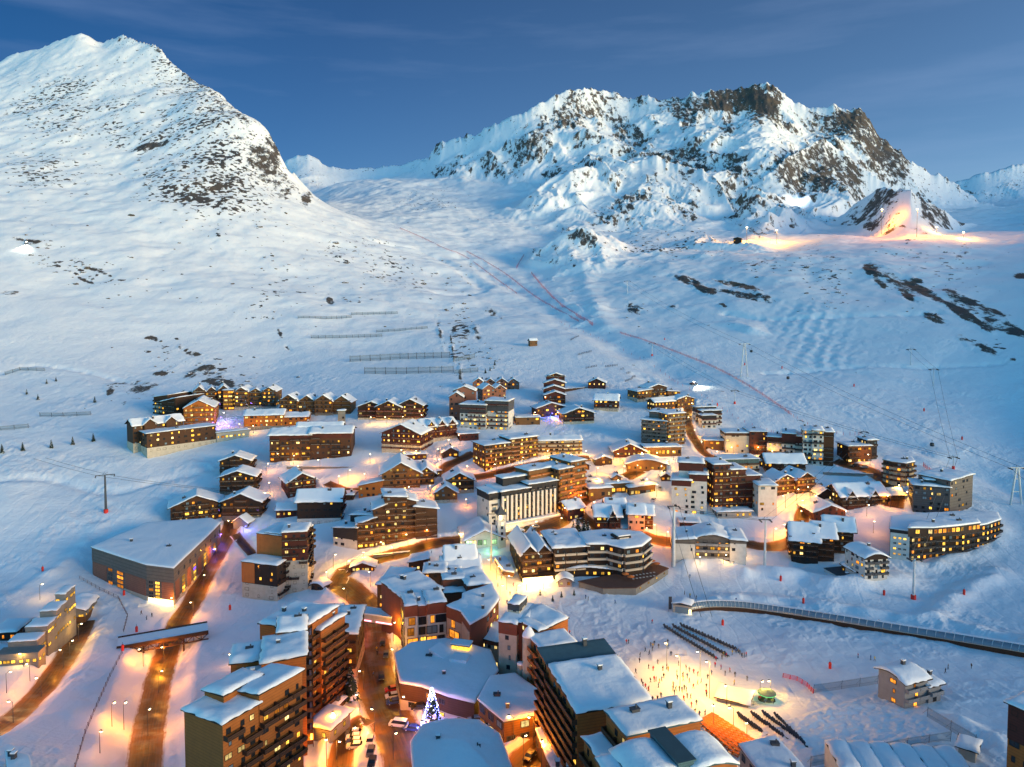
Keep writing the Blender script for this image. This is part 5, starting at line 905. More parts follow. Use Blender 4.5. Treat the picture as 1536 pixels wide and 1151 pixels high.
for a in [(186,1095,'o',1500,7),(246,990,'o',2200,5),(238,1040,'o',1500,7),(222,1105,'o',1700,7),(290,925,'o',1300,6),(306,885,'o',1500,6),(325,842,'o',1300,6),(345,800,'o',1000,6),(262,912,'w',900,4),(215,1000,'o',900,6),(168,1090,'p',900,6),(150,1130,'p',700,6),
   (118,962,'y',1600,6),(95,1003,'o',1500,6),(62,1046,'o',1100,6),(20,1085,'o',900,6),(45,1022,'p',700,6),(10,1040,'p',700,6),(80,930,'y',900,5),(60,900,'y',900,6),(35,1000,'y',700,4),(105,985,'y',800,5),
   (545,850,'w',1800,6),(500,853,'w',1800,6),(492,880,'w',1400,6),(520,858,'w',1300,5),(570,832,'w',1800,6),(612,822,'w',1800,6),(640,812,'o',1200,5),(590,838,'w',1200,5),(556,880,'o',1000,6),(520,905,'o',900,6),
   (590,962,'w',2200,6),(598,935,'w',1500,6),(585,1000,'w',1600,6),(540,990,'o',1300,6),(545,1035,'o',1500,6),(597,1035,'w',1300,6),(540,1072,'o',1700,6),(562,1100,'o',1300,6),(600,1080,'o',1200,6),(505,1105,'o',1600,6),(640,1110,'o',800,5),(590,1140,'o',1400,6),(530,1125,'o',1000,5),(604,915,'w',900,6),(505,1140,'o',1000,5),
   (745,870,'y',2600,6),(760,885,'y',1600,6),(750,900,'w',1200,6),(790,886,'y',3200,4),(815,884,'y',2600,4),(736,856,'w',1600,5),(700,838,'c',1200,4),(735,832,'g',500,3),(690,818,'y',1200,5),(775,896,'y',1000,5),
   (850,780,'w',1500,6),(872,760,'o',1500,6),(866,748,'y',1600,6),(805,800,'w',900,6),(840,795,'o',1000,6),(770,808,'y',1400,5),(800,803,'y',1100,5),(890,770,'o',900,6),
   (900,735,'y',2000,6),(925,738,'w',1600,6),(985,745,'y',2600,6),(968,735,'y',2000,6),(990,715,'y',1800,6),(935,715,'w',2200,6),(905,700,'w',1800,6),(930,694,'w',2200,5),(960,692,'w',2200,5),(985,693,'y',2000,5),(1002,705,'w',1800,5),(880,690,'w',1600,5),(860,695,'w',1500,5),(1010,690,'y',1300,5),(895,715,'w',1500,5),(955,715,'y',2400,6),(925,725,'y',1600,6),(840,700,'w',1200,5),(820,690,'w',1000,5),
   (1040,618,'y',2200,6),(1030,610,'y',1800,6),(1044,628,'y',1500,6),(1030,640,'w',1300,6),(1042,660,'w',1500,6),(1055,678,'w',1300,6),(1000,612,'w',1200,5),(1140,684,'w',1600,5),(1160,690,'w',1200,5),(1100,684,'w',900,5),(1078,690,'o',900,5),
   (1262,690,'w',1800,6),(1281,682,'y',1800,7),(1305,698,'o',1300,6),(1325,716,'o',900,6),(1350,745,'y',1300,6),(1335,762,'o',1300,6),(1360,752,'w',900,5),
   (1178,762,'o',1800,6),(1195,752,'w',1600,6),(1215,748,'w',1600,6),(1206,768,'o',1600,6),(1200,784,'w',1300,6),(1225,760,'o',1200,6),(1180,806,'p',1500,6),(1160,812,'o',1200,6),(1195,805,'w',1200,6),(1215,810,'o',900,5),(1300,775,'p',1200,6),(1265,785,'p',900,6),(1310,800,'p',900,6),(1190,835,'o',500,4),
   (985,806,'o',1800,6),(972,812,'o',1400,6),(1000,818,'o',1000,6),(1120,835,'y',700,5),(1085,846,'y',900,4),(1050,848,'y',500,4),
   (522,722,'w',2200,6),(508,730,'o',1800,6),(548,728,'o',1200,6),(450,715,'p',1300,6),(400,712,'p',1400,6),(405,740,'p',1300,6),(395,757,'o',1000,6),(430,735,'p',900,6),(480,705,'p',1200,6),(415,693,'y',1500,5),(440,697,'w',1000,5),(555,695,'w',900,5),
   (470,646,'w',2200,5),(485,648,'w',1600,5),(500,651,'w',1000,5),(555,637,'y',1500,5),(580,637,'y',1600,5),(605,637,'y',1200,5),(635,634,'w',1300,5),(345,650,'y',1600,5),(360,648,'y',1400,5),(380,650,'w',900,5),(330,640,'v',2600,6),(322,645,'v',1500,5),(338,632,'c',600,6),
   (605,688,'w',1200,5),(625,690,'w',1200,5),(672,672,'w',1000,5),(680,686,'w',1500,6),(662,705,'o',1300,6),(700,715,'o',1500,6),(745,713,'o',1200,6),(785,703,'o',900,6),(655,690,'p',1200,6),(690,668,'p',700,6),(610,745,'o',900,5),(645,742,'o',900,5),(700,760,'o',500,4),
   (826,627,'b',2000,3),(838,630,'o',1000,5),(800,630,'p',700,5),(820,606,'p',500,5),(365,799,'b',600,3),(332,815,'v',600,4),(292,872,'v',450,4),(275,890,'v',550,4),(318,838,'v',350,4),(445,775,'b',500,3),
   (512,1000,'b',700,5),(520,1012,'b',500,3),(540,980,'y',1200,4),(600,1045,'c',900,5),(588,945,'r',500,4),(552,940,'r',500,4),
   (735,1072,'w',1300,4),(762,1090,'w',1800,5),(790,1090,'y',1300,5),(815,1082,'y',1000,5),(770,1110,'o',1500,6),(820,1130,'o',900,6),(800,1118,'o',1600,7),(812,1160,'o',1600,7),(785,1150,'o',1300,7),(470,1120,'o',1200,5),(490,1150,'o',1200,6),(350,1000,'p',350,4),(745,1095,'w',1300,5),
   (1020,1030,'y',5200,9),(1000,1005,'y',4200,9),(1050,1015,'y',3000,8),(1090,1058,'w',1600,6),(1140,1050,'y',2200,5),(1155,1045,'y',1200,5),(1100,1090,'o',1200,5),(1120,1110,'w',900,5),(1070,1090,'o',900,5)]:
    lamp(a[0], a[1], a[2], a[3], a[4])
# the tall floodlight mast on the snow front and the floodlights high on the mountain
fm = lamp(1064, 1048, 'y', 9000, 11, 'tall floodlight mast shining on the crowded snow front', 'floodlight_mast', .5, R(200))
def flood(px, py, c, P, h, label, size=1.5):
    p = hit(px, py); t = thing('floodlight', label, 'floodlight', p)
    MB().tube([(0,0,-3),(0,0,h)], .35, 'dark_metal', .2).build('post', t); MB().box((-1.2,-.6,h),(1.2,.6,h+1.2),LMAT[c]).build('lamp_head', t)
    l = bpy.data.lights.new('lamp_light', 'POINT'); l.energy = P; l.color = LCOL[c]; l.shadow_soft_size = size; lo = bpy.data.objects.new('lamp_light', l); COL.objects.link(lo); lo.parent = t; lo.location = (0, -2, h + 1.5)
flood(1120, 362, 'w', 1.1e5, 24, 'orange floodlight beside the small mountain hut'); flood(1165, 366, 'w', 1.2e5, 24, 'orange floodlight right of the small mountain hut')
flood(1322, 352, 'o', 1.5e5, 45, 'tall orange floodlight left below the rocky knoll'); flood(1375, 356, 'o', 1.8e5, 45, 'tall orange floodlight under the middle of the rocky knoll'); flood(1405, 350, 'y', 3e4, 10, 'pale floodlight on the track right of the knoll'); flood(1445, 358, 'y', 3e4, 9, 'pale floodlight farthest right on the mountain track'); flood(1200, 305, 'c', 2e4, 8, 'white light on the shelf below the great peak')
# ------------------------------------------------------------------ bridges
def slabpath(root, nm, pts, wd, z0, z1, mat, side=0.0):
    """a band of constant width along points, from z0 to z1 above them"""
    vs, fs = [], []
    for i, p in enumerate(pts):
        t = (pts[min(i+1, len(pts)-1)] - pts[max(i-1, 0)]); t.z = 0; t.normalize(); n = Vector((t.y, -t.x, 0))
        for s, z in ((side-wd/2, z0), (side+wd/2, z0), (side+wd/2, z1), (side-wd/2, z1)): q = p + n*s; vs.append((q.x, q.y, q.z + z))
    for i in range(len(pts)-1):
        for k in range(4): a = i*4+k; b = i*4+(k+1) % 4; fs.append((a, b, b+4, a+4))
    fs += [(3,2,1,0), tuple(len(vs)-4+k for k in range(4))]
    me = mesh_of(nm, vs, fs, [mat]); bm = bmesh.new(); bm.from_mesh(me); bmesh.ops.recalc_face_normals(bm, faces=bm.faces); bm.to_mesh(me); bm.free()
    return obj(nm, me, root)
a, b = hit(176, 967), hit(312, 954); zz = max(a.z, b.z) + .3; a.z = b.z = zz; br = thing('ski_bridge', 'snow covered ski bridge with timber truss sides over the orange lit road', 'bridge', (0,0,0))
d = (b - a).normalized(); n = Vector((d.y, -d.x, 0)); pts = [a + (b - a) * (i / 12) for i in range(13)]
slabpath(br, 'deck', pts, 8, -.8, 0, 'brown_wood'); slabpath(br, 'deck_snow', pts, 7.6, .01, .35, 'roof_snow')
for sd_ in (-4.1, 4.1):
    slabpath(br, 'truss_chord', pts, .25, -2.6, -2.2, 'brown_wood', sd_); slabpath(br, 'parapet', pts, .25, .05, .75, 'dark_wood', sd_)
    m = MB(); 
    for i in range(12):
        p, q = pts[i] + n * sd_, pts[i+1] + n * sd_; z_ = Vector((0,0,-2.3)); m.tube([p + z_, q + Vector((0,0,-.3))] if i % 2 else [p + Vector((0,0,-.3)), q + z_], .14, 'brown_wood', n=4)
        m.tube([p + Vector((0,0,-2.3)), p + Vector((0,0,.1))], .12, 'brown_wood', n=4)
    m.build('truss', br)
for s in (.28, .72):
    m = MB(); p = a + (b - a) * s
    for k in (-3, 3): m.tube([p + n*k + Vector((0,0,-9)), p + n*k + Vector((0,0,-.8))], .3, 'brown_wood', n=6)
    m.tube([p - n*3 + Vector((0,0,-5)), p + n*3 + Vector((0,0,-1.5))], .15, 'brown_wood', n=4).tube([p + n*3 + Vector((0,0,-5)), p - n*3 + Vector((0,0,-1.5))], .15, 'brown_wood', n=4); m.build('pier', br)
a, b = hit(530, 924, 6), hit(602, 924, 6); a.z = b.z = (a.z + b.z) / 2; br = thing('street_gallery', 'pale covered gallery bridging the street with pink neon strips beneath', 'bridge', (0,0,0)); pts = [a + (b - a) * (i / 6) for i in range(7)]; d = (b-a).normalized(); n = Vector((d.y, -d.x, 0))
slabpath(br, 'gallery_wall', pts, 5, -1.6, 1.2, 'cream'); slabpath(br, 'deck_snow', pts, 5.4, 1.21, 1.7, 'roof_snow'); slabpath(br, 'soffit_beam', pts, 4, -2.0, -1.61, 'brown_wood')
for s0, s1 in ((.06,.45),(.55,.95)): m = MB(); p, q = a + (b-a)*s0 + n*2.6, a + (b-a)*s1 + n*2.6; m.tube([p + Vector((0,0,-1.0)), q + Vector((0,0,-1.0))], .14, 'lamp_pink', n=5).build('neon_strip', br)
# ------------------------------------------------------------------ the roofed travelator
gp = smooth(pline([(1030,917),(1062,912),(1110,913),(1160,920),(1240,932),(1330,947),(1440,965),(1560,986)]), 3); gp = resample(gp, 4)
gal = thing('covered_walkway', 'long curved travelator gallery with blue glass roof and brown base crossing the snow', 'walkway', (0,0,0))
slabpath(gal, 'base_wall', gp, 4.0, -2.5, 1.3, 'brown_wood'); slabpath(gal, 'sill', gp, 4.3, 1.31, 1.5, 'cream')
vs, fs = [], []; prof = [(math.cos(math.pi*k/8)*2.0, 1.5 + math.sin(math.pi*k/8)*1.7) for k in range(9)]; rib = MB()
for i, p in enumerate(gp):
    t = (gp[min(i+1, len(gp)-1)] - gp[max(i-1, 0)]); t.z = 0; t.normalize(); nn = Vector((t.y, -t.x, 0)); ring = []
    for s, z in prof: q = p + nn*s; vs.append((q.x, q.y, q.z + z)); ring.append((q.x + nn.x*s*.02, q.y + nn.y*s*.02, q.z + z + .05))
    if i % 1 == 0: rib.tube(ring, .10, 'pale_metal', n=4)
for i in range(len(gp)-1):
    for k in range(8): a_ = i*9+k; fs.append((a_, a_+1, a_+10, a_+9))
obj('glass_roof', mesh_of('glass_roof', vs, fs, ['glass_blue'], None, True), gal); rib.build('roof_rib', gal); slabpath(gal, 'ridge_snow', gp, 1.0, 3.15, 3.4, 'roof_snow')
st = gp[0]; sh = thing('travelator_entrance', 'small entrance house with rounded snow roof at the left end of the travelator', 'hut', st, R(-20))
MB().box((-5,-2.6,-2),(2,2.6,3.2),'panel_beige').build('wall', sh); MB().prism([(-5.4,-3),(2.4,-3),(2.4,3),(-5.4,3)],3.2,3.5,'dark_metal').build('roof', sh); snow_slab('snow_cover','x',[(-5.3,3.5),(-1.5,4.2),(2.3,3.5)],-2.9,2.9,.5,5,sh); MB().box((-4,-2.75,.2),(1,-2.58,2.4),'glass_blue').build('window', sh); MB().box((1.2,-2.78,-.5),(1.9,-2.61,1.8),'shop_glow').build('door', sh)
p = hit(1003, 918); bn = thing('banner', 'tall black banner standing beside the travelator entrance', 'banner', p); MB().tube([(0,0,-.5),(0,0,6)],.06,'dark_metal').build('pole', bn); MB().box((.05,-.02,1),(1.2,.02,6),'canvas_dark').build('flag', bn)
# ------------------------------------------------------------------ trees
def conifer(seed, mats=('needle',)):
    r = random.Random(seed); v, f, mi = [], [], []; h = 1.0
    for L in range(15):
        z = .10 + .86 * L / 15; rad = .25 * (1 - L / 15.5) ** .85; nb = max(5, int(13 * (1 - L / 18)))
        for k in range(nb):
            an = 2 * math.pi * (k + r.random() * .8) / nb + L; ln = rad * r.uniform(.65, 1.15); dr = ln * r.uniform(.25, .5); ca, sa = math.cos(an), math.sin(an)
            for s in range(3):
                a0 = s / 3; w_ = .055 * (1 - a0 * .5) * r.uniform(.7, 1.3); k0 = len(v); b0, b1 = ln * a0, ln * (a0 + .45)
                v += [(ca*b0 - sa*w_, sa*b0 + ca*w_, z - dr*a0*a0 + .012), (ca*b0 + sa*w_, sa*b0 - ca*w_, z - dr*a0*a0 - .01), (ca*b1 + sa*w_*.6, sa*b1 - ca*w_*.6, z - dr*(a0+.4)**2 - .03*r.random()), (ca*b1 - sa*w_*.6, sa*b1 + ca*w_*.6, z - dr*(a0+.4)**2)]
                f.append((k0, k0+1, k0+2, k0+3)); mi.append(0 if r.random() < .9 else 1)
    return mesh_of('crown', v, f, ['needle', 'roof_snow'], mi)
CRN = [conifer(i) for i in range(3)]; TRK = MB().tube([(0,0,-.1),(0,0,.5),(0,0,.93)], .022, 'bark', .004).mesh('trunk')
def tree(p, h, label, group=None, k=0):
    t = thing('conifer_tree', label, 'tree', p, RNG.uniform(0, 6), group); t.scale = (h, h, h); obj('trunk', TRK, t); obj('crown', CRN[k % 3], t); return t
for i, (x, y) in enumerate([(3,680),(34,676),(77,672),(109,667),(140,662)]): tree(hit(x, y), RNG.uniform(5.0, 6.5), 'dark young conifer standing in a row above the groomed snowfield', 'row of young conifers on the left', i)
for i, (x, y) in enumerate([(70,576),(84,572),(57,600),(40,592),(142,604),(735,556),(742,548),(728,560)]): tree(hit(x, y), RNG.uniform(3.5, 6), 'small dark conifer alone on the open snow slope', 'scattered conifers on the slopes', i)
for i, (x, y) in enumerate([(860,800),(868,802),(876,798),(882,803),(866,795)]): tree(hit(x, y), RNG.uniform(6, 9), 'dark conifer in the clump behind the dark modern hotel', 'conifers behind the hotel', i)
for i, (x, y) in enumerate([(506,1048),(518,1042),(526,1050),(512,1032)]): tree(hit(x, y), RNG.uniform(8, 11), 'dark conifer below the brown balconies with violet lights nearby', 'conifers below the brown blocks', i)
for i, (x, y) in enumerate([(810,893),(861,893),(829,902),(842,896)]): tree(hit(x, y), 2.6, 'tiny potted conifer on the lit square', 'potted conifers on the square', i)
p = hit(648, 1094); xt = tree(p, 11.5, 'tall fir wrapped in blue and white fairy lights beside the street', None, 1); xt.name = 'christmas_tree'
m = MB(); r_ = random.Random(4)
for i in range(330):
    z = .06 + .92 * r_.random() ** 1.25; an = r_.random() * 6.283; rad = .27 * (1 - z) + .012; s = .0085 * r_.uniform(.7, 1.5); c = Vector((math.cos(an) * rad, math.sin(an) * rad, z - .02))
    m.add([c + Vector(q) * s for q in ((1,0,0),(-1,0,0),(0,1,0),(0,-1,0),(0,0,1),(0,0,-1))], [(0,2,4),(2,1,4),(1,3,4),(3,0,4),(2,0,5),(1,2,5),(3,1,5),(0,3,5)], 'bulb_white' if z > .8 or r_.random() < .25 else 'bulb_blue')
ls = m.build('fairy_lights', xt); ls['kind'] = 'stuff'
for dx, dy, dz, P_ in ((2.2,-2.4,2.5,700),(-2.4,-1.2,2,500),(0,-1.2,9,350)):
    l = bpy.data.lights.new('tree_light', 'POINT'); l.energy = P_; l.color = (.22, .25, 1); l.shadow_soft_size = .5; lo = bpy.data.objects.new('tree_light', l); COL.objects.link(lo); lo.parent = xt; lo.location = (dx/11.5*1.4, dy/11.5*1.4, dz/11.5)
# ------------------------------------------------------------------ people
def person_mesh(seed):
    r = random.Random(seed); st = r.uniform(.05, .3); lean = r.uniform(-.05, .12); arm = r.uniform(.1, .5)
    V = [(0,0,.92),(0,lean*.4,1.15),(0,lean*.8,1.40),(0,lean,1.52),(0,lean,1.66),(0,lean+.02,1.76), (.10,0,.88),(.12,-st*.5,.48),(.12,-st,.06),(.12,-st-.17,.03), (-.10,0,.88),(-.12,st*.4,.48),(-.12,st,.06),(-.12,st-.16,.03), (.21,lean*.8,1.40),(.29,-.03-arm*.2,1.14),(.30,-.10-arm*.5,.94),(-.21,lean*.8,1.40),(-.29,.02,1.14),(-.31,-.10,.93)]
    Ed = [(0,1),(1,2),(2,3),(3,4),(4,5),(0,6),(6,7),(7,8),(8,9),(0,10),(10,11),(11,12),(12,13),(2,14),(14,15),(15,16),(2,17),(17,18),(18,19)]
    rad = [.15,.155,.16,.07,.11,.075,.10,.08,.07,.06,.10,.08,.07,.06,.085,.065,.05,.085,.065,.05]
    me = bpy.data.meshes.new('person'); me.from_pydata(V, Ed, []); o = bpy.data.objects.new('tmp', me); COL.objects.link(o)
    md = o.modifiers.new('skin', 'SKIN'); md.use_smooth_shade = True
    for i, q in enumerate(rad): me.skin_vertices[0].data[i].radius = (q, q)
    me.skin_vertices[0].data[0].use_root = True; o.modifiers.new('sub', 'SUBSURF').levels = 1
    dg = bpy.context.evaluated_depsgraph_get(); out = bpy.data.meshes.new_from_object(o.evaluated_get(dg)); bpy.data.objects.remove(o); out.name = 'person'
    for mm_ in ('cloth_black', 'cloth_grey', 'skin', 'wool'): out.materials.append(MAT[mm_])
    for pl_ in out.polygons:
        z, x = pl_.center.z, abs(pl_.center.x); pl_.material_index = 3 if z > 1.69 else 2 if z > 1.53 else 0 if (z < .86 and x < .24) else 1
    return out
PM = [person_mesh(i) for i in range(5)]; JK = ['cloth_black','cloth_grey','cloth_black','cloth_red','cloth_blue','cloth_yellow','canvas_dark','cloth_red']; PV = []
for i in range(20): q = PM[i % 5].copy(); q.materials[1] = MAT[JK[i % 8]]; q.materials[0] = MAT[['cloth_black','canvas_dark','cloth_grey'][i % 3]]; PV.append(q)
PPL = [(45,208),(57,208),(2,212),(225,240),(455,182),(470,192),(625,210),(838,325),(362,388),(442,422),(690,442),(702,442),(798,488),(765,550),(830,458),(842,465),(875,468),(928,442),(930,470),(900,598),(1015,632),(990,568),(785,688),(880,672),(875,695),(815,720),(888,752),(840,775),(868,772),(958,712),(995,715),(1023,708),(1000,795),(1065,808),(1093,795),(1158,645),(1200,575),(1235,590),(1258,625),(1315,632),(1385,655),(1355,520),(1368,520),(1380,515),(1320,495),(1335,495),(1250,515),(1265,520),(1055,62),(1055,180),(1092,185),(1025,158),(1205,540),(1240,530),(1300,505),(1345,505),(850,450),(1075,700),(1100,680),(1010,720),(960,690),(905,640),(930,600),(870,560),(1120,670),(1150,700),(1180,620),(980,620),(1040,640),(1060,760),(1030,820),(800,700),(860,660),(1085,845),(1110,860)] + [(random.Random(k).gauss(960, 150), 640 + random.Random(k + 99).gauss(0, 85) + (random.Random(k).gauss(960, 150) - 960) * .25) for k in range(34)]
def put_person(px, py, i, label, group):
    o = obj('person', PV[i % 20], None, hit(px, py), RNG.uniform(0, 6.28)); tag(o, label, 'person', group); return o
for i, (x, y) in enumerate(PPL): put_person(760 + x/3.84, 851 + y/3.84, RNG.randrange(20), 'person in winter clothes standing on the trodden snow front by the tall buildings', 'people on the snow front')
for i, (x, y) in enumerate([(212,922),(220,930),(228,926)]): put_person(x, y, i, 'person in dark clothes standing on the snow shelf above the left road', 'people above the left road')
for i, (x, y) in enumerate([(1287,987),(1306,990),(1312,992),(1252,928),(1151,919),(1457,1003),(1422,1004),(1418,1010),(1318,936),(1104,903),(1035,896)]): put_person(x, y, i + 3, 'skier in dark clothes on the open groomed snow near the travelator', 'skiers by the travelator')
for i, (x, y) in enumerate([(565,977),(566,983),(600,826),(752,870),(747,880),(765,893),(770,880),(560,1015),(577,832)]): put_person(x, y, i + 5, 'pedestrian in dark clothes walking on the lamplit street', 'pedestrians in the village')
# ------------------------------------------------------------------ cars
def carparts(kind):
    m = MB(); van = kind == 'van'; L, Wd = (5.0, 1.95) if van else (4.3, 1.78); hx = L / 2
    prof = [(-hx,.35),(-hx,1.0 if van else .85),(-hx+(.7 if van else 1.0),1.12 if van else .95),(hx-.15,1.12 if van else .98),(hx,.9),(hx,.35)]
    n = len(prof); vs = [(x, -Wd/2*(.97 if z > .8 else 1), z) for x, z in prof] + [(x, Wd/2*(.97 if z > .8 else 1), z) for x, z in prof]
    m.add(vs, [tuple(range(n)), tuple(range(2*n-1, n-1, -1))] + [(i, n+i, n+(i+1) % n, (i+1) % n) for i in range(n)], 'paint_white')
    x0, x1, x2, x3 = (-hx+.6, -hx+1.25, hx-.25, hx-.1) if van else (-hx+.95, -hx+1.65, hx-.85, hx-.25); zb, zt = (1.1, 1.95) if van else (.95, 1.45); wb, wt = Wd/2*.95, Wd/2*.8
    cab = MB().add([(x0,-wb,zb),(x3,-wb,zb),(x3,wb,zb),(x0,wb,zb),(x1,-wt,zt),(x2,-wt,zt),(x2,wt,zt),(x1,wt,zt)], [(4,5,6,7),(0,1,5,4),(1,2,6,5),(2,3,7,6),(3,0,4,7)], 'glass_dark')
    m.box((x1-.03,-wt-.02,zt),(x2+.03,wt+.02,zt+.05),'paint_white')
    wh = MB(); wh.tube([(0,-.11,0),(0,.11,0)], .33, 'cloth_black', n=12).tube([(0,-.12,0),(0,.12,0)], .18, 'pale_metal', n=8)
    hl = MB().box((-.05,-.16,-.08),(.03,.16,.08),'pale_metal'); bl = MB().box((-.03,-.14,-.09),(.05,.14,.09),'paint_red')
    sn = MB().box((x1+.05,-wt+.06,zt+.055),(x2-.08,wt-.06,zt+.16),'roof_snow')
    return m.mesh('body'), cab.mesh('window'), wh.mesh('wheel'), hl.mesh('headlight'), bl.mesh('tail_light'), sn.mesh('snow_cover'), L, Wd
CP_ = {k: carparts(k) for k in ('car', 'van')}; BODY = {}
def car(px, py, yaw, col, label, kind='car', snow=False):
    b, c, wm, hl, bl, sn, L, Wd = CP_[kind]
    if (kind, col) not in BODY: q = b.copy(); q.materials[0] = MAT[col]; BODY[(kind, col)] = q
    p = hit(px, py); p.z += .1; t = thing('parked_' + kind, label, kind, p, yaw, None); obj('body', BODY[(kind, col)], t); obj('window', c, t)
    for sx in (-1, 1):
        for sy in (-1, 1): obj('wheel', wm, t, (sx * L * .31, sy * (Wd/2 - .1), .33))
    for sy in (-1, 1): obj('headlight', hl, t, (-L/2, sy * Wd * .34, .72)); obj('tail_light', bl, t, (L/2, sy * Wd * .36, .8))
    if snow: obj('snow_cover', sn, t)
    return t
A = R(97)
for a in [(574,967,A,'paint_black','black car parked nearest the street gallery'),(579,985,A,'paint_grey','dark grey car second from the street gallery'),(572,1018,A+.1,'paint_black','dark car parked halfway down the street'),(588,1037,R(20),'paint_red','red car nosed in to the arcade wall'),(589,1047,R(18),'paint_white','white car beside the red car at the arcade'),(591,1056,R(15),'paint_blue','dark blue car beside the white car at the arcade'),(618,1096,R(-12),'paint_blue','dark blue car parked behind the white van'),(555,1115,R(92),'paint_white','white roofed car first in the row at the lower street'),(556,1131,R(92),'paint_grey','grey car second in the row at the lower street'),(558,1147,R(92),'paint_black','black car at the bottom edge in the lower street row'),(628,1064,R(10),'paint_black','black car half hidden left of the lit fir'),(676,1070,R(25),'paint_black','black car half hidden right of the lit fir'),
   (795,1138,R(60),'paint_black','black car alone on the yellow lit forecourt'),(533,980,A,'paint_silver','silver car on the left kerb under the brown block'),(678,683,R(30),'paint_silver','silver car on the curved upper road'),(655,716,R(60),'paint_black','dark car on the bend of the upper road'),(780,798,R(20),'paint_white','white car in front of the striped hotel'),(790,795,R(20),'paint_black','black car in front of the striped hotel shops'),(802,792,R(20),'paint_silver','silver car at the end of the striped hotel forecourt'),(1282,700,R(5),'paint_black','black car in the right-hand car park'),(1296,702,R(0),'paint_silver','silver car in the right-hand car park'),(985,690,R(80),'paint_red','red car by the bright square'),(990,735,R(80),'paint_silver','silver car under the lamps of the square'),(980,752,R(60),'paint_white','white car below the lamps of the square'),(714,1083,R(8),'paint_silver','silver car in front of the lit garage doors'),(735,1094,R(8),'paint_white','white car in front of the lit shop row')]:
    car(*a)
car(598, 1090, R(-12), 'paint_white', 'white van parked at the street corner near the lit fir', 'van')
for i in range(4): c = car(531 + i * .6, 1103 + i * 6.5, R(5), ['paint_grey','paint_white','paint_blue','paint_silver'][i], 'snow covered %s car in the short row beside the lane' % ['grey','white','blue','silver'][i], snow=True)
# ------------------------------------------------------------------ lifts
def pylon(px, py, top, label, arm=3.2, mat='pale_metal', pad=True, r=.55, kind='T', rz=0):
    p = hit(px, py); u, e = ray(px, top); h = max(5, CZ + e * p.y - p.z); t = thing('lift_pylon', label, 'lift pylon', p, rz)
    if kind == 'T': MB().tube([(0,0,-2),(0,0,h)], r, mat, r*.55, n=12).build('mast', t)
    else: MB().tube([(-3,0,-2),(-.5,0,h)], r*.6, mat, n=8).tube([(3,0,-2),(.5,0,h)], r*.6, mat, n=8).tube([(-2,0,h*.35),(2,0,h*.35)], r*.3, mat, n=6).tube([(-1.2,0,h*.7),(1.2,0,h*.7)], r*.3, mat, n=6).build('mast', t)
    MB().box((-arm,-.2,h-.1),(arm,.2,h+.25),'dark_metal' if mat != 'pale_metal' or kind == 'T' else mat).build('crossarm', t)
    for s in (-1, 1): 
        m = MB().box((s*arm-.15,-1.9,h-.5),(s*arm+.15,1.9,h-.15),'dark_metal')
        for k in range(5): m.tube([(s*arm-.2,-1.6+k*.8,h-.5),(s*arm+.2,-1.6+k*.8,h-.5)], .28, 'dark_metal', n=8)
        m.build('sheave_train', t)
    MB().tube([(-1.0,-.6,h+.3),(-.2,.4,h+1.4)], .08,'dark_metal',n=4).tube([(.2,-.4,h+1.0),(1.2,.6,h+1.1)], .08, 'dark_metal', n=4).build('ladder_frame', t)
    if pad: MB().lathe([(r+.35,-1),(r+.38,1.7),(r+.1,1.75)], 'red_pad', 10).build('crash_pad', t)
    return p + Vector((0, 0, h)), arm
T1 = pylon(159, 769, 713, 'dark chairlift pylon with red pad alone on the left snowfield', 4.2, 'dark_metal', r=.7, rz=R(25))
T2 = pylon(1010, 850, 760, 'thick white lift pylon in front of the pale grey block', 2.4, r=.95, pad=False)
T3 = pylon(1147, 848, 780, 'slim white lift pylon right of the pale grey block', 2.2, r=.6, pad=False)
T4 = pylon(1370, 899, 838, 'leaning white lift pylon with red pad on the lower right snow', 2.0, r=.6)
T5 = pylon(1430, 704, 686, 'small white lift pylon with red pad on the right-hand piste', 2.2, r=.4)
T6 = pylon(1524, 757, 702, 'white A frame lift pylon near the right edge', 3.4, kind='A', r=.8, pad=False)
T7 = pylon(1102, 606, 586, 'small lift pylon with red pad below the red netting', 2.4, r=.35)
T8 = pylon(978, 534, 515, 'far lift pylon with red pad on the upper piste', 3, r=.4)
T9 = pylon(1116, 566, 516, 'far pale A frame lift pylon above the red netting', 4, kind='A', r=.8, pad=False)
T10 = pylon(1366, 548, 524, 'faint lift pylon on the blue right-hand slope', 3, r=.4, pad=False)
T11 = pylon(1400, 580, 554, 'faint second lift pylon on the blue right-hand slope', 3, r=.4, pad=False)
T12 = pylon(941, 440, 422, 'farthest lift pylon high on the middle slope', 4, r=.5, pad=False)
T13 = pylon(1296, 660, 652, 'small lift pylon behind the white finned tower', 2, r=.3, pad=False)
CW = thing('pole', 'tall white lamp mast in front of the bell tower', 'mast', hit(737, 845)); h_ = 22; MB().tube([(0,0,-2),(0,0,h_)], .45, 'white_wall', .22, n=10).build('mast', CW); MB().box((-1.6,-.2,h_),(1.6,.2,h_+.3),'dark_metal').build('crossarm', CW)
def cable(ts, label, off=(0,)):
    m = MB()
    for s in off:
        for (a, ar), (b, br_) in zip(ts, ts[1:]):
            L = (b - a).length; pt = []
            for k in range(15): f = k / 14; q = a + (b - a) * f; q = q + Vector((s * (ar + (br_ - ar) * f), 0, -.25 - 4 * L * .012 * f * (1 - f))); pt.append(q)
            m.tube(pt, .075, 'dark_metal', n=4, caps=False)
    o = m.build('lift_cable'); tag(o, label, 'cable'); return o
far_l = (at(-60, 640, 520), 4); cable([far_l, T1, (hit(340, 735, 8), 4)], 'chairlift cables over the left snowfield through the dark pylon', (-1, 1))
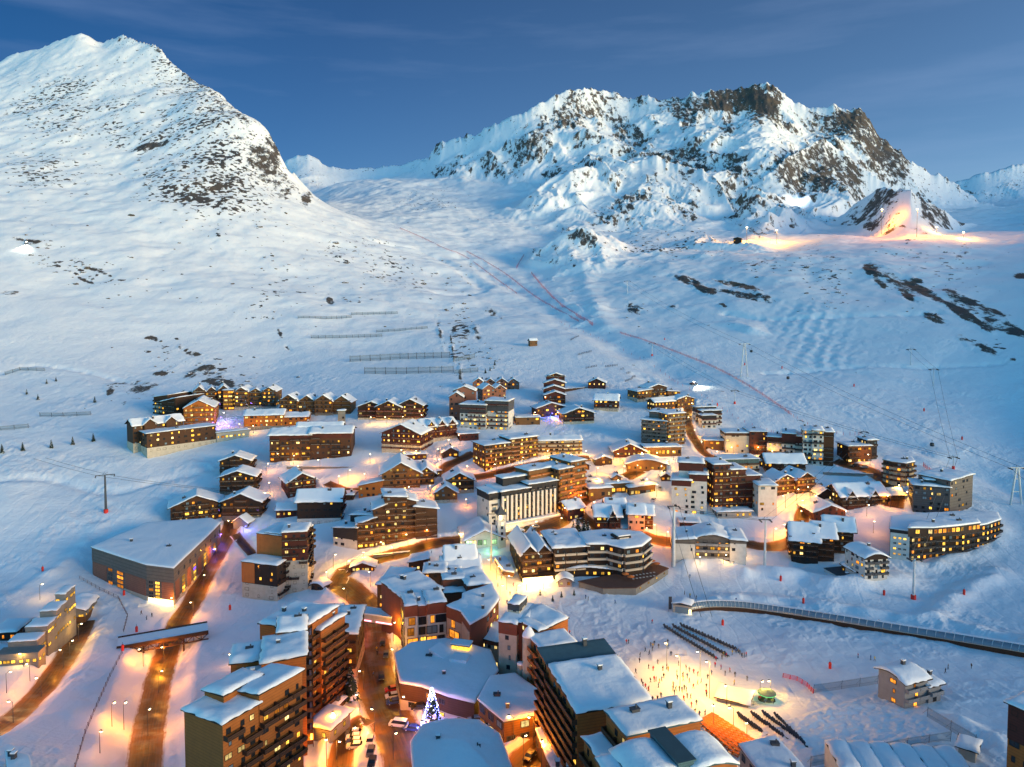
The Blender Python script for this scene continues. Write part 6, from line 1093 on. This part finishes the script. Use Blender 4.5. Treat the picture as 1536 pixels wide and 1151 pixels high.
cable([T12, T9, T6, (at(1640, 790, 330), 3.4)], 'gondola cables running down the right-hand side to the A frame pylon', (-1, 1))
cable([T10, T11, T5, T4], 'thin lift cables on the blue right-hand slope', (-1, 1)); cable([T13, T3, T2, (hit(1060, 925, 3), 2)], 'lift cables over the pale grey block', (-1, 1)); cable([T8, T7, T5], 'lift cables along the red netting', (-1, 1))
def cabin(px, py, d, label):
    p = at(px, py, d); t = thing('gondola_cabin', label, 'gondola', p); MB().lathe([(.7,-1.1),(1.15,-.9),(1.3,0),(1.1,.95),(.5,1.15)], 'glass_dark', 8).build('cabin_shell', t, sm=True); MB().tube([(0,0,1.1),(0,0,2.6)], .07, 'dark_metal', n=5).box((-.4,-.1,2.5),(.4,.1,2.75),'dark_metal').build('hanger', t)
cabin(1312, 626, 500, 'dark gondola cabin above the right-hand piste, nearer the village'); cabin(1398, 667, 430, 'dark gondola cabin over the snow right of the white finned tower'); cabin(1182, 567, 560, 'dark gondola cabin left of the blue slope pylons'); cabin(1127, 527, 640, 'dark gondola cabin just right of the far A frame pylon')
p = at(140, 728, 400); t = thing('lift_chair', 'dark lift chair hanging left of the dark pylon', 'lift chair', p); MB().tube([(0,0,0),(0,0,2.4)], .06, 'dark_metal').build('hanger', t); MB().box((-1,-.3,-.3),(1,.3,-.1),'dark_metal').build('seat', t); MB().box((-1,.25,-.1),(1,.33,.6),'dark_metal').build('backrest', t)
# ------------------------------------------------------------------ barriers, nets and fences on the slopes
def barrier(pix, h, label, step=7, net=True, mat='dark_metal', name='avalanche_barrier', rail=2, group=None, r=.12, cat='barrier'):
    pts = resample(pline(pix), step); t = thing(name, label, cat, (0,0,0), 0, group); m = MB(); n_ = len(pts)
    for i, p in enumerate(pts):
        b = MB().tube([p + Vector((0,0,-1)), p + Vector((0,-.5,h))], r, mat, n=5)
        if h > 2: b.tube([p + Vector((0,2.2,-.5)), p + Vector((0,-.3,h*.7))], r*.7, mat, n=4)
        if i < 90: b.build('post', t)
    for k in range(rail):
        z = h * (k + .6) / rail
        for a, b in zip(pts, pts[1:]): m.tube([a + Vector((0,-.2,z)), b + Vector((0,-.2,z))], r*.6, mat, n=4, caps=False)
    m.build('rail', t)
    if net:
        v, f = [], []
        for i, p in enumerate(pts): v += [(p.x, p.y-.1, p.z), (p.x, p.y-.5, p.z + h*.95)]
        for i in range(n_-1): f.append((2*i, 2*i+2, 2*i+3, 2*i+1))
        obj('net', mesh_of('net', v, f, ['wire_net']), t)
    return t
barrier([(447,478),(490,479),(527,477)], 3.4, 'left half of the highest avalanche barrier on the slope', 6); barrier([(527,473),(560,472),(596,471)], 3.4, 'right half of the highest avalanche barrier on the slope', 6)
barrier([(467,508),(520,507),(573,505)], 3.4, 'long middle avalanche barrier, second from the top', 6); barrier([(565,499),(600,497),(641,493)], 3.2, 'short avalanche barrier right of the second long one', 6)
barrier([(525,543),(600,539),(675,537)], 6.0, 'tall netted avalanche barrier, third from the top', 8, r=.2); barrier([(547,561),(610,561),(680,559)], 6.0, 'lowest tall netted avalanche barrier above the village', 8, r=.2); barrier([(680,543),(712,537)], 4, 'short netted barrier continuing right of the third one', 6); barrier([(682,561),(717,558)], 4, 'short netted barrier continuing right of the lowest one', 6)
barrier([(8,563),(30,556),(67,557)], 3, 'small avalanche barrier at the left edge, upper', 6); barrier([(60,625),(95,625),(136,623)], 3, 'small avalanche barrier above the row of young conifers', 6); barrier([(0,646),(43,642)], 3, 'small avalanche barrier at the left edge, lower', 6)
def rednet(pix, label, h=2.2, step=9, net=True):
    pts = resample(smooth(pline(pix), 2), step); t = thing('safety_net', label, 'safety net', (0,0,0)); v, f = [], []
    ps = pts[::max(1, len(pts) // 90 + (len(pts) > 90))]
    for p in ps: MB().tube([p + Vector((0,0,-.5)), p + Vector((0,0,h + .5))], .10, 'red_pad', n=5).build('post', t)
    for i, p in enumerate(pts): v += [(p.x, p.y, p.z + .1), (p.x, p.y, p.z + h)]
    for i in range(len(pts)-1): f.append((2*i, 2*i+2, 2*i+3, 2*i+1))
    if net: obj('net', mesh_of('net', v, f, ['red_net']), t)
rednet([(797,411),(815,433),(840,460),(870,478),(889,489)], 'red netting on the right edge of the upper piste', 4); rednet([(775,403),(779,395),(786,384)], 'short steep piece of red netting at the top of the piste', 4)
rednet([(600,343),(640,360),(668,375),(693,382),(720,401),(745,420),(775,441)], 'faint red netting down the left edge of the upper piste', 2.4, 14); rednet([(700,378),(730,394),(760,412),(800,445),(840,468),(868,483)], 'faint red netting down the middle of the upper piste', 2.4, 14)
rednet([(840,484),(880,500),(930,523),(980,548),(1010,572)], 'red marker posts along the lower piste, left line', 1.2, 10, False); rednet([(930,500),(975,514),(1030,535),(1070,551),(1110,572),(1150,597),(1185,622)], 'red netting with posts along the lower piste, right line', 1.8, 9); rednet([(1010,572),(1050,592),(1080,612),(1110,632),(1160,650)], 'red marker posts behind the white and black block', 1.2, 10, False); rednet([(1185,622),(1215,640),(1250,652),(1290,652)], 'red marker posts above the white finned tower', 1.2, 10, False); barrier([(184,980),(166,1015),(146,1060),(129,1100),(110,1165)], 1.4, 'dark red piste fence running down beside the left road bank', 4, False, 'red_wood', 'piste_fence', 3, None, .07, 'fence'); barrier([(120,868),(150,885),(178,898),(192,925),(186,948)], 1.4, 'dark red piste fence around the snow shelf above the bridge', 3, False, 'red_wood', 'piste_fence', 3, None, .07, 'fence'); rednet([(1385,700),(1400,712),(1402,718)], 'short red netting right of the rounded tower', 2, 6)
for i, (a, b) in enumerate([((856,511),(868,505)),((867,533),(887,528)),((879,553),(895,550)),((908,551),(926,549)),((938,573),(949,569)),((931,555),(935,554)),((940,561),(945,560)),((948,567),(953,566))]): barrier([a, b], 1.8, 'short dark snow fence on the slope above the red chalets', 2.5, False, 'dark_wood', 'snow_fence', 4, 'dark snow fences above the chalets', .1, 'fence')
def meshfence(pix, h, label): return barrier(pix, h, label, 5, True, 'dark_metal', 'court_fence', 2, None, .05, 'fence')
meshfence([(1220,1040),(1262,1034),(1316,1026)], 3, 'thin court fence along the far side of the snowy court'); meshfence([(1390,1075),(1425,1096),(1462,1118),(1468,1128)], 3, 'thin court fence along the right side of the snowy court'); meshfence([(1215,1150),(1290,1135),(1360,1122),(1425,1112)], 3, 'thin court fence along the near side of the snowy court'); meshfence([(1095,1060),(1130,1058),(1160,1056)], 1.5, 'low rail in front of the lit play area')
rw = barrier([(1174,1016),(1195,1021),(1210,1030),(1219,1040)], 1.5, 'curved bright red barrier beside the lit play area', 2, False, 'red_pad', 'crowd_barrier', 4, None, .12, 'barrier')
for i, (x, y) in enumerate([(1171,871),(1326,893),(1446,892),(1084,938),(64,857),(98,897),(130,906),(345,915),(926,890),(184,976),(205,948),(186,893),(1431,806),(1205,905),(1245,1003),(1173,553),(1281,580),(1386,617),(1443,660),(1076,609),(997,510),(1117,548)]):
    p = hit(x, y); t = thing('marker_pad', 'upright red crash pad marking the edge of the groomed snow', 'crash pad', p, 0, 'red crash pads on the pistes'); MB().lathe([(.45,-.4),(.5,1.6),(.3,2.1)], 'red_pad', 8).build('pad', t); MB().tube([(0,0,1.8),(0,0,2.9)], .05, 'dark_metal').build('pole', t)
# ------------------------------------------------------------------ deck chairs and tables
ch = MB().box((-.35,-.8,.3),(.35,.1,.38),'canvas_dark').mesh('seat'); cb_ = MB().add([(-.35,.1,.3),(.35,.1,.3),(.35,.8,1.05),(-.35,.8,1.05),(-.35,.16,.26),(.35,.16,.26),(.35,.86,1.0),(-.35,.86,1.0)],[(0,1,2,3),(7,6,5,4),(0,3,7,4),(1,5,6,2),(3,2,6,7),(0,4,5,1)],'canvas_dark').mesh('backrest'); cl_ = MB().box((-.35,-.75,0),(-.28,-.68,.3),'dark_metal').box((.28,-.75,0),(.35,-.68,.3),'dark_metal').box((-.35,.1,0),(-.28,.17,.3),'dark_metal').box((.28,.1,0),(.35,.17,.3),'dark_metal').mesh('frame')
def deckchair(p, rz, label, group): t = thing('deck_chair', label, 'deck chair', p, rz, group); t.scale = (1.25,)*3; obj('seat', ch, t); obj('backrest', cb_, t); obj('frame', cl_, t)
def z7(x, y): return 760 + x / 3.84, 851 + y / 3.84
for a, b in (((915,352),(1200,527)),((967,350),(1265,512)),((1012,344),(1330,485))):
    for i in range(19): f = i / 18; deckchair(hit(*z7(a[0] + (b[0]-a[0])*f, a[1] + (b[1]-a[1])*f)), R(35) + RNG.uniform(-.15,.15), 'dark deck chair in the three long rows on the snow front', 'deck chairs on the snow front')
for a, b in (((1345,868),(1480,965)),((1425,862),(1600,990)),((1490,858),(1680,1000)),((1560,870),(1730,1040))):
    for i in range(15): f = i / 14; deckchair(hit(*z7(a[0] + (b[0]-a[0])*f, a[1] + (b[1]-a[1])*f)), R(35) + RNG.uniform(-.15,.15), 'dark deck chair in the rows beside the orange tables', 'deck chairs by the orange tables')
tb = MB().box((-1.0,-.4,.70),(1.0,.4,.77),'cloth_orange').mesh('tabletop'); bn_ = MB().box((-1.0,-.16,.40),(1.0,.16,.46),'cloth_orange').mesh('bench'); lg = MB().box((-.05,-.75,0),(.05,-.65,.4),'dark_wood').box((-.05,.65,0),(.05,.75,.4),'dark_wood').box((-.05,-.35,0),(.05,-.27,.7),'dark_wood').box((-.05,.27,0),(.05,.35,.7),'dark_wood').mesh('trestle')
for r_i in range(7):
    for i in range(9):
        f = i / 8; g = r_i / 6; x = (1195 + 235*f) * (1-g) + (1122 + 200*f) * g; y = (862 + 155*f) * (1-g) + (905 + 180*f) * g
        p = hit(*z7(x, y)); t = thing('picnic_table', 'orange wooden table with benches on the lamplit terrace', 'table', p, R(-50) + RNG.uniform(-.06,.06), 'orange terrace tables'); obj('tabletop', tb, t)
        for s in (-1, 1): obj('bench', bn_, t, (0, s*.72, 0))
        for s in (-.8, .8): obj('trestle', lg, t, (s, 0, 0))
# terrace of the angular hotel
pr = MB().lathe([(1.6,2.0),(1.5,2.08),(.05,2.55)], 'cloth_orange', 8).mesh('canopy'); pp_ = MB().tube([(0,0,0),(0,0,2.5)], .04, 'dark_metal').mesh('pole')
for i, (x, y) in enumerate([(970,851),(978,848),(985,852),(962,856),(938,868),(946,872)]):
    p = hit(x, y, 2.5); t = thing('parasol', 'orange parasol on the dark planked terrace', 'parasol', p, 0, 'parasols on the planked terrace'); obj('pole', pp_, t); obj('canopy', pr, t)
wt_ = MB().lathe([(.5,.70),(.5,.74)], 'white_wall', 10).mesh('tabletop'); wl_ = MB().tube([(0,0,0),(0,0,.7)], .05, 'dark_metal').mesh('leg')
for i in range(14): x, y = 950 + (i % 7) * 5.2, 866 + (i // 7) * 5 - (i % 7) * .8; t = thing('terrace_table', 'small white round table on the dark planked terrace', 'table', hit(x, y, 2.5), 0, 'white tables on the planked terrace'); obj('tabletop', wt_, t); obj('leg', wl_, t)
# ------------------------------------------------------------------ odd small things
for (nm, lab, L_, R_, tp, D_, kw) in [
 ('garage', 'low snow roofed garage under the bank left of the broad tan chalet', (505,752), (530,750), 743, 7, dict(wall='brown_wood')),
 ('stone_wall', 'long dark retaining wall below the five storey brown hotel', (430,704), (560,698), 700.5, 1, dict(wall='stone')),
 ('stone_wall', 'curved dark retaining wall above the small food kiosk', (560,838), (650,818), 834, 1, dict(wall='stone')),
 ('garage', 'snow roofed garage with a lit door beside the bend of the upper road', (640,718), (662,716), 709, 8, dict(wall='tan_wood', lit=1)),
 ('stall', 'small market stall with a snow roof at the left edge of the bright square', (868,706), (884,705), 699, 5, dict(roof='gy', r=1.5, wall='red_wood', lit=1)),
 ('stall', 'small market stall nearest the white tower on the bright square', (992,722), (1006,722), 715, 5, dict(roof='gy', r=1.5, wall='brown_wood', lit=1)),
 ('chalet', 'little brown chalet between the twin gabled chalet and the orange street', (1228,752), (1250,749), 741, 9, dict(roof='gy', r=2.5, wall='dark_wood', lit=.5, ov=1)),
 ('chalet', 'little dark chalet right of the dark dormer chalet above the pink slope', (1335,752), (1356,750), 742, 8, dict(roof='gx', r=2, wall='dark_wood', lit=.4, ov=1)),
 ('shed', 'low snow covered shed in front of the white tower with the red attic', (1020,790), (1050,792), 784, 8, dict(wall='red_wood')),
 ('garage', 'long low garage with a snow roof under the glowing red brown block', (1076,778), (1128,776), 769, 7, dict(wall='concrete', lit=.5)),
 ('chalet', 'brown chalet above the curved road left of the dark red ended block', (664,688), (688,687), 679, 9, dict(roof='gy', r=2.5, wall='brown_wood', lit=.5, ov=1)),
 ('annex', 'low lit annex at the foot of the red and white gable hotel', (608,692), (640,689), 683, 7, dict(wall='red_wood', lit=.9)),
 ('stone_wall', 'dark retaining wall along the car park edge above the snowy bank', (1235,712), (1310,716), 709, 1, dict(wall='stone')),
 ('shed', 'small tan shed beside the lane below the brown blocks', (488,1066), (503,1068), 1058, 5, dict(wall='tan_wood', lit=.4)),
 ('chalet_block', 'dark red double chalet squeezed between the striped hotel and the tan block', (852,782), (876,774), 764, 10, dict(roof='gx', r=2.5, wall='red_wood', lit=.5, ov=1)),
 ('restaurant', 'low snow roofed restaurant with red lit signs right of the low tan shop row', (1140,700), (1172,700), 692, 8, dict(wall='red_wood', lit=.95)),
]:
    wallish = nm == 'stone_wall'; B(nm, lab, L_, R_, tp, D_, cat='wall' if wallish else None or nm.replace('_', ' '), fl=1 if not nm.startswith('chalet') else None, chim=0 if wallish else 1, skip=1 if wallish else .05, **{**dict(th=.3 if wallish else .55, ov=.1 if wallish else .7), **kw})
t = B('hut', 'tiny dark mountain hut on the floodlit crest', (1100,365), (1112,364), 358, 7, roof='gy', r=2, wall='dark_wood', fl=1, lit=.3, chim=0)
t = B('hut', 'small piste hut with a blue base on the slope above the red chalets', (795,520), (806,519), 511, 4, roof='gx', r=1.5, wall='tan_wood', fl=1, lit=0, chim=0); 
B('platform', 'low snow covered platform building beside the lit play area', (1075,1052), (1122,1062), 1046, 7, wall='concrete', fl=1, lit=.2, chim=0)
B('tent_hall', 'ribbed snow covered hall roof at the bottom edge beyond the court fence', (1262,1168), (1470,1160), 0, 12, H=4, vols=[(i/6,(i+1)/6,0,11,1,dict(roof='hump',r=.5)) for i in range(6)], wall='white_wall', fl=1, lit=0, skip=1, chim=0, ov=.05, th=.4)
B('hut', 'small cream hut at the right corner of the snowy court', (1437,1138), (1463,1145), 1120, 5, wall='cream', fl=1, lit=0, chim=0, skip=1)
def patch(name, pix, dz, amp, sc, n=110):
    q = [hit(*p) for p in pix]; vs, fs = [], []
    for j in range(n + 1):
        for i in range(n + 1):
            a, b = i / n, j / n; p = (q[0] * (1-a) + q[1] * a) * (1-b) + (q[3] * (1-a) + q[2] * a) * b; e = min(a, 1-a, b, 1-b)
            vs.append((p.x, p.y, gz(p.x, p.y) + (dz + amp * (float(vn(np.array(p.x/sc), np.array(p.y/sc), 5)) + .6 * float(vn(np.array(p.x/sc*2.3), np.array(p.y/sc*2.3), 6)) - .8)) * min(1, e * 14) - .05))
    for j in range(n):
        for i in range(n): a = j*(n+1)+i; fs.append((a, a+1, a+n+2, a+n+1))
    me = mesh_of(name, vs, fs, ['snow_and_rock'], None, True)
    if me.polygons[0].normal.z < 0: me.flip_normals()
    o = obj(name, me); o['kind'] = 'structure'
patch('field', [(1108,1100),(1215,1148),(1428,1110),(1322,1034)], .55, .45, 1.3)
def groomer(px, py, label, P_):
    p = hit(px, py); t = thing('snow_groomer', label, 'snow groomer', p, R(-70)); MB().box((-2.6,-1.3,.5),(1.2,1.3,1.3),'paint_red').build('body', t); MB().add([(-.4,-1.1,1.3),(1.2,-1.1,1.3),(1.2,1.1,1.3),(-.4,1.1,1.3),(-.3,-.95,2.6),(.8,-.95,2.6),(.8,.95,2.6),(-.3,.95,2.6)],[(4,5,6,7),(0,1,5,4),(1,2,6,5),(2,3,7,6),(3,0,4,7)],'glass_dark').build('cab', t)
    for s in (-1, 1): MB().box((-2.7,s*1.5-.5,0),(1.5,s*1.5+.5,.8),'cloth_black').build('track', t)
    MB().box((2.0,-2.4,.1),(2.3,2.4,1.2),'dark_metal').build('blade', t); MB().box((.82,-.9,2.3),(.95,.9,2.55),'lamp_white').build('headlight', t)
    l = bpy.data.lights.new('headlight_beam', 'SPOT'); l.energy = P_; l.color = (1,.95,.7); l.spot_size = R(80); l.spot_blend = .8; lo = bpy.data.objects.new('headlight_beam', l); COL.objects.link(lo); lo.parent = t; lo.location = (1.2,0,2.6); lo.rotation_euler = (0, R(-68), 0)
groomer(1040, 577, 'snow groomer with bright white lights on the lower piste', 16000); groomer(40, 366, 'snow groomer with lights on the far left slope', 40000)
p = hit(1150, 1050); t = thing('carousel', 'small play area carousel with green and white lights', 'carousel', p); t.scale = (.72, .72, .72); MB().lathe([(3.4,0),(3.4,.3)], 'dark_wood', 12).build('base', t); MB().tube([(0,0,0),(0,0,3.4)], .25, 'cream').build('column', t); MB().lathe([(3.6,3.0),(3.5,3.15),(.1,4.6)], 'teal_roof', 12).build('canopy', t); MB().lathe([(3.65,2.8),(3.65,2.98)], 'lamp_green', 12).build('light_ring', t)
for k in range(6): an = k * 1.047; MB().tube([(2.8*math.cos(an),2.8*math.sin(an),.3),(2.8*math.cos(an),2.8*math.sin(an),3)], .06, 'pale_metal').box((2.8*math.cos(an)-.5,2.8*math.sin(an)-.2,.9),(2.8*math.cos(an)+.5,2.8*math.sin(an)+.2,1.6),['paint_red','paint_blue','cloth_yellow'][k % 3]).build('ride_seat', t)
# ------------------------------------------------------------------ boulders
def boulder(seed):
    r = random.Random(seed); bm = bmesh.new(); bmesh.ops.create_icosphere(bm, subdivisions=2, radius=1)
    for v in bm.verts:
        c = v.co; k = 1 + .5 * (float(vn(np.array(c.x*1.3+seed*7+20), np.array(c.y*1.3+c.z*1.7+20), seed)) - .5) * 1.6; v.co = Vector((c.x*k*1.25, c.y*k, c.z*k*.62))
    mid = []
    bm.normal_update()
    for f in bm.faces: mid.append(1 if f.normal.z > .72 and r.random() < .8 else 0)
    me = bpy.data.meshes.new('boulder'); bm.to_mesh(me); bm.free(); me.materials.append(MAT['rock']); me.materials.append(MAT['roof_snow']); me.polygons.foreach_set('material_index', mid); return me
BO = [boulder(i) for i in range(6)]; rb = random.Random(23); nb_ = 0
CL = [(330,575,90,14),(260,545,60,22),(120,402,60,14),(45,360,30,12),(560,400,70,30),(600,420,60,30),(255,340,120,40),(440,340,70,40),(700,480,20,50),(735,540,14,20),(960,462,18,12),(1180,400,60,30),(1250,430,50,30),(1420,470,80,40),(1000,360,60,12),(930,370,60,14),(250,440,90,30),(500,455,90,30),(170,590,40,20),(430,400,60,30),(1380,380,70,20),(680,420,50,30)]
for cx, cy, rx, ry in CL:
    for k in range(12):
        x, y = rb.gauss(cx, rx*.6), rb.gauss(cy, ry*.6)
        p = hit(x, y); s = p.y * .0011 * rb.uniform(.5, 1.9) * (1.8 if rb.random() < .12 else 1)
        o = obj('boulder', BO[rb.randrange(6)], None, p, rb.uniform(0, 6.28), (s*rb.uniform(.8,1.6), s, s)); tag(o, 'dark bare boulder poking out of the snow on the mountain slopes', 'boulder', 'boulders on the snow slopes')
